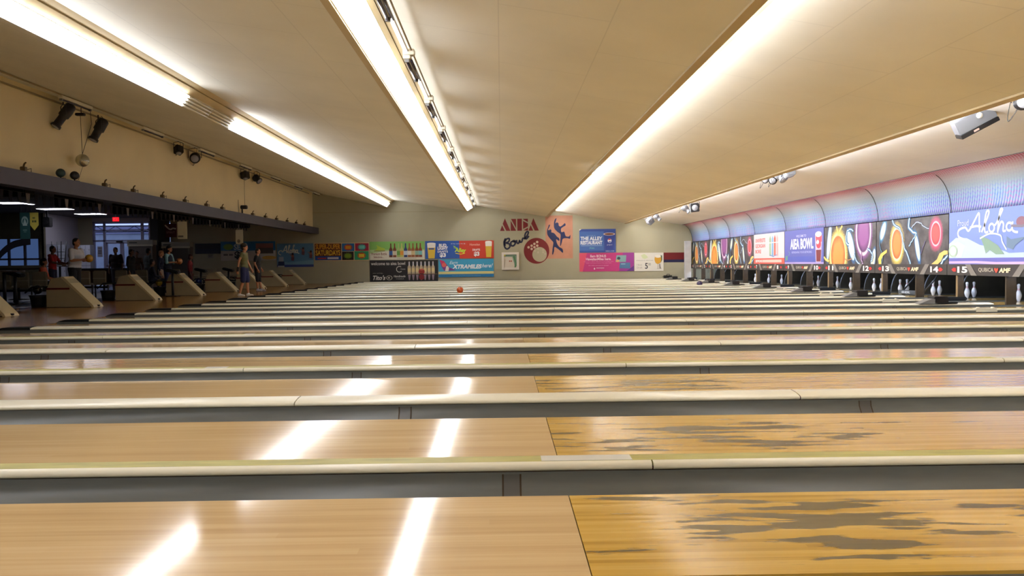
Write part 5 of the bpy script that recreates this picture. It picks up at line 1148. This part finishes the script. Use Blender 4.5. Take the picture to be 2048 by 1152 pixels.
def person(x, y, yaw, h, lab, skin, hair, shirt, pants, pose='stand', sleeve=.5, leglen=1.0, hairstyle='short', shoes=(200, 190, 170), build=1.0, vox=.012, z=0, head_turn=0, ball=None, female=False, hands=None, vest=None, legs=None, glove=None):
    k = h/1.75; r = thing('person', (x, y, z), lab, 'person'); r.rotation_euler = (0, 0, yaw); r.scale = (k, k, k)
    V = Vector; sit = pose == 'sit'
    hz = .50 if sit else .93; lean = .05 if pose == 'hold' else .0
    hip = {s: V((0, .085*s, hz)) for s in (-1, 1)}
    if sit: knee = {s: V((.42, .12*s, .52)) for s in (-1, 1)}; ank = {s: V((.40, .12*s, .09)) for s in (-1, 1)}
    elif legs: knee = {s: V(legs[s][0]) for s in (-1, 1)}; ank = {s: V(legs[s][1]) for s in (-1, 1)}
    else: knee = {s: V((.02, .09*s, .50)) for s in (-1, 1)}; ank = {s: V((-.02, .10*s, .09)) for s in (-1, 1)}
    ch = V((lean+.01, 0, hz+.40)); sh = {s: V((lean, (.165 if female else .185)*s, hz+.49)) for s in (-1, 1)}; nk = V((lean, 0, hz+.53)); hd = V((lean+.03, 0, hz+.70))
    if hands is None:
        if pose == 'hold': hands = {s: (V((.10, .24*s, hz+.22)), V((.34, .12*s, hz+.24))) for s in (-1, 1)}
        elif sit: hands = {s: (V((.08, .25*s, hz+.20)), V((.32, .16*s, hz+.14))) for s in (-1, 1)}
        else: hands = {s: (V((-.02, .235*s, hz+.20)), V((.05, .25*s, hz-.06))) for s in (-1, 1)}
    else: hands = {s: (V(hands[s][0]), V(hands[s][1])) for s in hands}
    b = build; P_ = []
    P_ += [('e', V((0, 0, hz+.03)), (.105*b, .155*b, .12)), ('e', V((lean*.4, 0, hz+.17)), (.095*b, (.125 if female else .142)*b, .14)), ('e', V((lean*.8, 0, hz+.36)), (.11*b, (.15 if female else .17)*b, .16)), ('c', V((lean, -.12, hz+.46)), V((lean, .12, hz+.46)), .065, .065), ('c', nk-V((0, 0, .04)), hd-V((.015, 0, .06)), .052, .048)]
    for s in (-1, 1):
        e, w_ = hands[s]
        P_ += [('c', sh[s], e, .050*b, .038*b), ('c', e, w_, .038*b, .025)]
        P_ += [('c', hip[s], knee[s], .085*b, .052), ('c', knee[s], knee[s]*.62+ank[s]*.38-V((.012, 0, 0)), .052, .052), ('c', knee[s]*.62+ank[s]*.38-V((.012, 0, 0)), ank[s], .052, .034), ('c', ank[s]-V((.03, 0, .045)), ank[s]+V((.13, 0, -.06)), .034, .024)]
        d = (w_-e).normalized(); side = d.cross(V((0, s, 0))).normalized() if abs(d.y) < .9 else V((1, 0, 0)); inn = side.cross(d)*1.0
        if inn.y*s > 0: inn = -inn
        pe = w_+d*.085; P_.append(('c', w_+d*.01, pe, .026, .028)); P_.append(('c', w_+d*.02+side*.014, pe+side*.022, .017, .016)); P_.append(('c', w_+d*.02-side*.014, pe-side*.022, .017, .016))
        for q, (off, L) in enumerate(((-.030, .062), (-.010, .074), (.010, .080), (.030, .072))):
            f0 = pe+side*off; f1 = f0+d*L*.55+inn*.012; f2 = f1+d*L*.35+inn*.030
            P_ += [('c', f0, f1, .0095, .009), ('c', f1, f2, .009, .0078)]
        t0 = w_+d*.03+side*.03; t1 = t0+d*.035+side*.028+inn*.01; P_ += [('c', t0, t1, .012, .011), ('c', t1, t1+d*.03+inn*.012+side*.004, .011, .009)]
    ry = Matrix.Rotation(head_turn, 3, 'Z'); F = lambda v: hd+ry@V(v)
    P_ += [('e', F((0, 0, .02)), (.092, .074, .10)), ('e', F((.022, 0, -.035)), (.066, .058, .078)), ('e', F((.045, 0, -.088)), (.03, .028, .024)), ('c', F((.088, 0, .012)), F((.108, 0, -.028)), .009, .013), ('c', F((.083, -.025, .034)), F((.083, .025, .034)), .010, .010), ('c', F((.082, -.018, -.062)), F((.082, .018, -.062)), .0085, .0085)]
    for s in (-1, 1): P_.append(('e', F((-.005, .078*s, .0)), (.018, .010, .030)))
    me = remesh(P_, vox if vox < .01 else .010, 'body'); me.materials.append(mat('skin_%d_%d_%d' % skin, skin, .5))
    o = bpy.data.objects.new('body', me); C.objects.link(o); o.parent = r
    def part(nm, pp, rgb, vx=None, rough=.8, sm=3, lb=None):
        m2 = remesh(pp, vx or vox, nm, sm); m2.materials.append(mat('cloth_%d_%d_%d' % rgb, rgb, rough, 0, .08)); q = bpy.data.objects.new(nm, m2); C.objects.link(q); q.parent = r
        if lb: q['label'] = lb
        return q
    sc = 1.09
    S_ = [('e', V((0, 0, hz+.06)), (.122*b, .168*b, .13)), ('e', V((lean*.4, 0, hz+.17)), (.118*b, (.142 if female else .165)*b, .15)), ('e', V((lean*.8, 0, hz+.36)), (.128*b, (.166 if female else .188)*b, .165)), ('c', V((lean, -.13, hz+.465)), V((lean, .13, hz+.465)), .072, .072)]
    for s in (-1, 1):
        e, w_ = hands[s]
        if sleeve > 0:
            t = min(1, sleeve*2); S_.append(('c', sh[s], sh[s].lerp(e, t), .062*b, .052*b))
            if sleeve > .5: S_.append(('c', e, e.lerp(w_, (sleeve-.5)*2), .048, .036))
    part('shirt', S_, shirt)
    if vest: part('vest', [('e', q[1], tuple(v*1.06 for v in q[2])) for q in S_[:3]], vest)
    T_ = [('e', V((0, 0, hz+.0)), (.118*b, .166*b, .115))]
    for s in (-1, 1):
        T_.append(('c', hip[s], knee[s], .098*b, .072) if leglen >= .5 else ('c', hip[s], hip[s].lerp(knee[s], leglen*2), .10*b, .092*b))
        if leglen > .5: T_.append(('c', knee[s], knee[s].lerp(ank[s]+V((0, 0, .01)), (leglen-.5)*2), .070, .056))
    part('trousers' if leglen > .6 else 'shorts', T_, pants)
    for s in (-1, 1): part('shoe', [('c', ank[s]+V((-.035, 0, -.045)), ank[s]+V((.06, 0, -.048)), .045, .042), ('c', ank[s]+V((.06, 0, -.048)), ank[s]+V((.15, 0, -.058)), .042, .032), ('c', ank[s]+V((-.02, 0, -.02)), ank[s]+V((.0, 0, .0)), .045, .042)], shoes, .009, .5)
    Hh = [('e', F((-.018, 0, .045)), (.092, .084, .090)), ('e', F((-.045, 0, -.01)), (.062, .078, .08))]
    if hairstyle == 'bob': Hh += [('e', F((-.04, 0, -.03)), (.075, .092, .10)), ('e', F((-.01, 0, .065)), (.098, .090, .075))]
    if hairstyle == 'bushy': Hh += [('e', F((-.03, 0, .06)), (.115, .105, .10)), ('e', F((-.06, 0, 0)), (.08, .098, .09))]
    if hairstyle == 'cap': Hh += [('c', F((.07, 0, .07)), F((.13, 0, .06)), .02, .012)]
    part('hair', Hh, hair, .010, .7)
    for s in (-1, 1):
        e_ = MB().ball(hd+ry@V((.080, .030*s, .012)), .010, M_black, 8, 6); ob = e_.build('eye'); ob.parent = r
    if glove: part('wrist_support', [('c', hands[glove][0].lerp(hands[glove][1], .75), hands[glove][1]+(hands[glove][1]-hands[glove][0]).normalized()*.05, .038, .036)], (26, 24, 26))
    if ball:
        wc = (hands[1][1]+hands[-1][1])/2+V((.10, 0, .03)); wc = Vector((x, y, z))+Matrix.Rotation(yaw, 3, 'Z')@(wc*k)
        q = thing('bowling_ball', tuple(wc), ball[1], 'bowling ball'); MB().ball(wc, .108, mat('ball_%d_%d_%d' % ball[0], ball[0], .15, 0, .35, (3, 3, 3), coat=.5), 24, 16).build('shell', q)
        MB().lathe([(.012, 0), (.012, .003)], wc+Vector((0, -.107, .01)), M_black, 8, axis=(0, -1, 0)).build('finger_hole', q)
    return r
SK, SK2, SKD = (186, 130, 96), (206, 156, 124), (120, 82, 62)
def px_x(px, Y, z=1.0): return at(px, 535-(z-.947)*1560/Y, Y=Y).x
person(px_x(149, 21.6), 21.6, -.15, 1.76, 'man in a white polo shirt holding a yellow ball, standing in profile', SK, (20, 16, 16), (206, 206, 210), (28, 26, 32), 'hold', .42, build=1.22, vox=.010, ball=((206, 150, 40), 'yellow and orange bowling ball held by the man in the white polo'))
person(px_x(105, 25.2), 25.2, .1, 1.66, 'person in a red shirt reaching out an arm, behind the white polo man', SKD, (24, 18, 18), (176, 34, 46), (40, 36, 60), 'stand', .4, vox=.014, hands={1: ((.14, .24, 1.2), (.36, .16, 1.16)), -1: ((.12, -.24, 1.2), (.36, -.2, 1.14))})
person(px_x(86, 24.0), 24.0, .3, 1.66, 'seated person in an orange top below the red-shirted person', SK, (24, 18, 16), (200, 90, 60), (40, 40, 48), 'sit', .4, vox=.014, hairstyle='bob')
person(px_x(232, 30.2), 30.2, -1.57, 1.72, 'dark-clothed man facing the camera against the bright glass doors', SKD, (20, 16, 18), (40, 22, 34), (84, 82, 96), 'stand', .45, build=1.2, vox=.014)
person(px_x(262, 28.5), 28.5, .0, 1.60, 'person in black with a black cap, behind the second ball return', SKD, (18, 16, 18), (20, 19, 22), (24, 24, 28), 'stand', .9, build=1.2, vox=.014, hairstyle='cap')
person(px_x(274, 32), 32, -1.2, 1.60, 'half-hidden person in brown right of the black-capped one', SKD, (26, 20, 20), (84, 62, 50), (50, 44, 44), 'stand', .9, vox=.015, female=True)
person(px_x(296, 31.5), 31.5, .9, 1.70, 'person in a grey-green shirt in front of the left tall cabinet', SKD, (22, 18, 18), (92, 98, 98), (60, 56, 60), 'stand', .5, build=1.1, vox=.014)
person(px_x(303, 27.5), 27.5, .6, 1.62, 'seated dark-haired person in navy behind the third ball return', SKD, (18, 16, 18), (30, 34, 56), (28, 32, 54), 'sit', .9, vox=.014)
person(px_x(322, 29.5), 29.5, .1, 1.56, 'pale-haired person in a navy top and beige trousers, turned away', SK2, (176, 130, 100), (34, 38, 56), (176, 156, 140), 'stand', .9, vox=.014, female=True, hairstyle='bob')
person(px_x(335, 26.5), 26.5, -.1, 1.66, 'dark-haired woman in a navy vest and pale blue sleeves holding a ball', SK, (26, 20, 18), (130, 170, 176), (36, 42, 84), 'hold', .62, vox=.010, female=True, hairstyle='bob', vest=(34, 44, 60), ball=((176, 110, 60), 'brown bowling ball held by the woman in the navy vest'), legs={1: ((.10, .09, .50), (-.10, .10, .09)), -1: ((.02, -.09, .50), (-.26, -.10, .12))})
person(px_x(380, 30), 30, .2, 1.42, 'small figure in dark red before the right tall cabinet', SKD, (60, 24, 24), (120, 28, 36), (80, 24, 32), 'stand', .9, vox=.014, hairstyle='bob')
p = at(490, 593, Z=0)
person(p.x, p.y, -.08, 1.64, 'woman in an olive top and navy shorts walking, wrist support on her hand', SK, (26, 20, 16), (104, 104, 66), (36, 42, 84), 'stand', .18, leglen=.46, vox=.010, female=True, hairstyle='bushy', shoes=(226, 220, 206), glove=-1, head_turn=-.1,
       hands={-1: ((-.10, -.20, 1.16), (-.13, -.23, .90)), 1: ((.03, .20, 1.15), (.14, .22, .92))}, legs={-1: ((-.02, -.08, .50), (-.14, -.09, .09)), 1: ((.06, .08, .50), (.08, .09, .09))})
p = at(516, 582.5, Z=0)
person(p.x, p.y, .05, 1.60, 'person in a black shirt and long black shorts with a pink phone, behind the woman', SK, (36, 26, 18), (26, 26, 30), (24, 24, 32), 'stand', .34, leglen=.62, build=1.15, vox=.010, hairstyle='short', shoes=(170, 170, 180),
       hands={-1: ((-.05, -.24, 1.14), (.06, -.22, .90)), 1: ((-.02, .23, 1.14), (.10, .22, .92))}, legs={-1: ((.0, -.08, .50), (.02, -.09, .09)), 1: ((.05, .08, .50), (.12, .09, .09))})
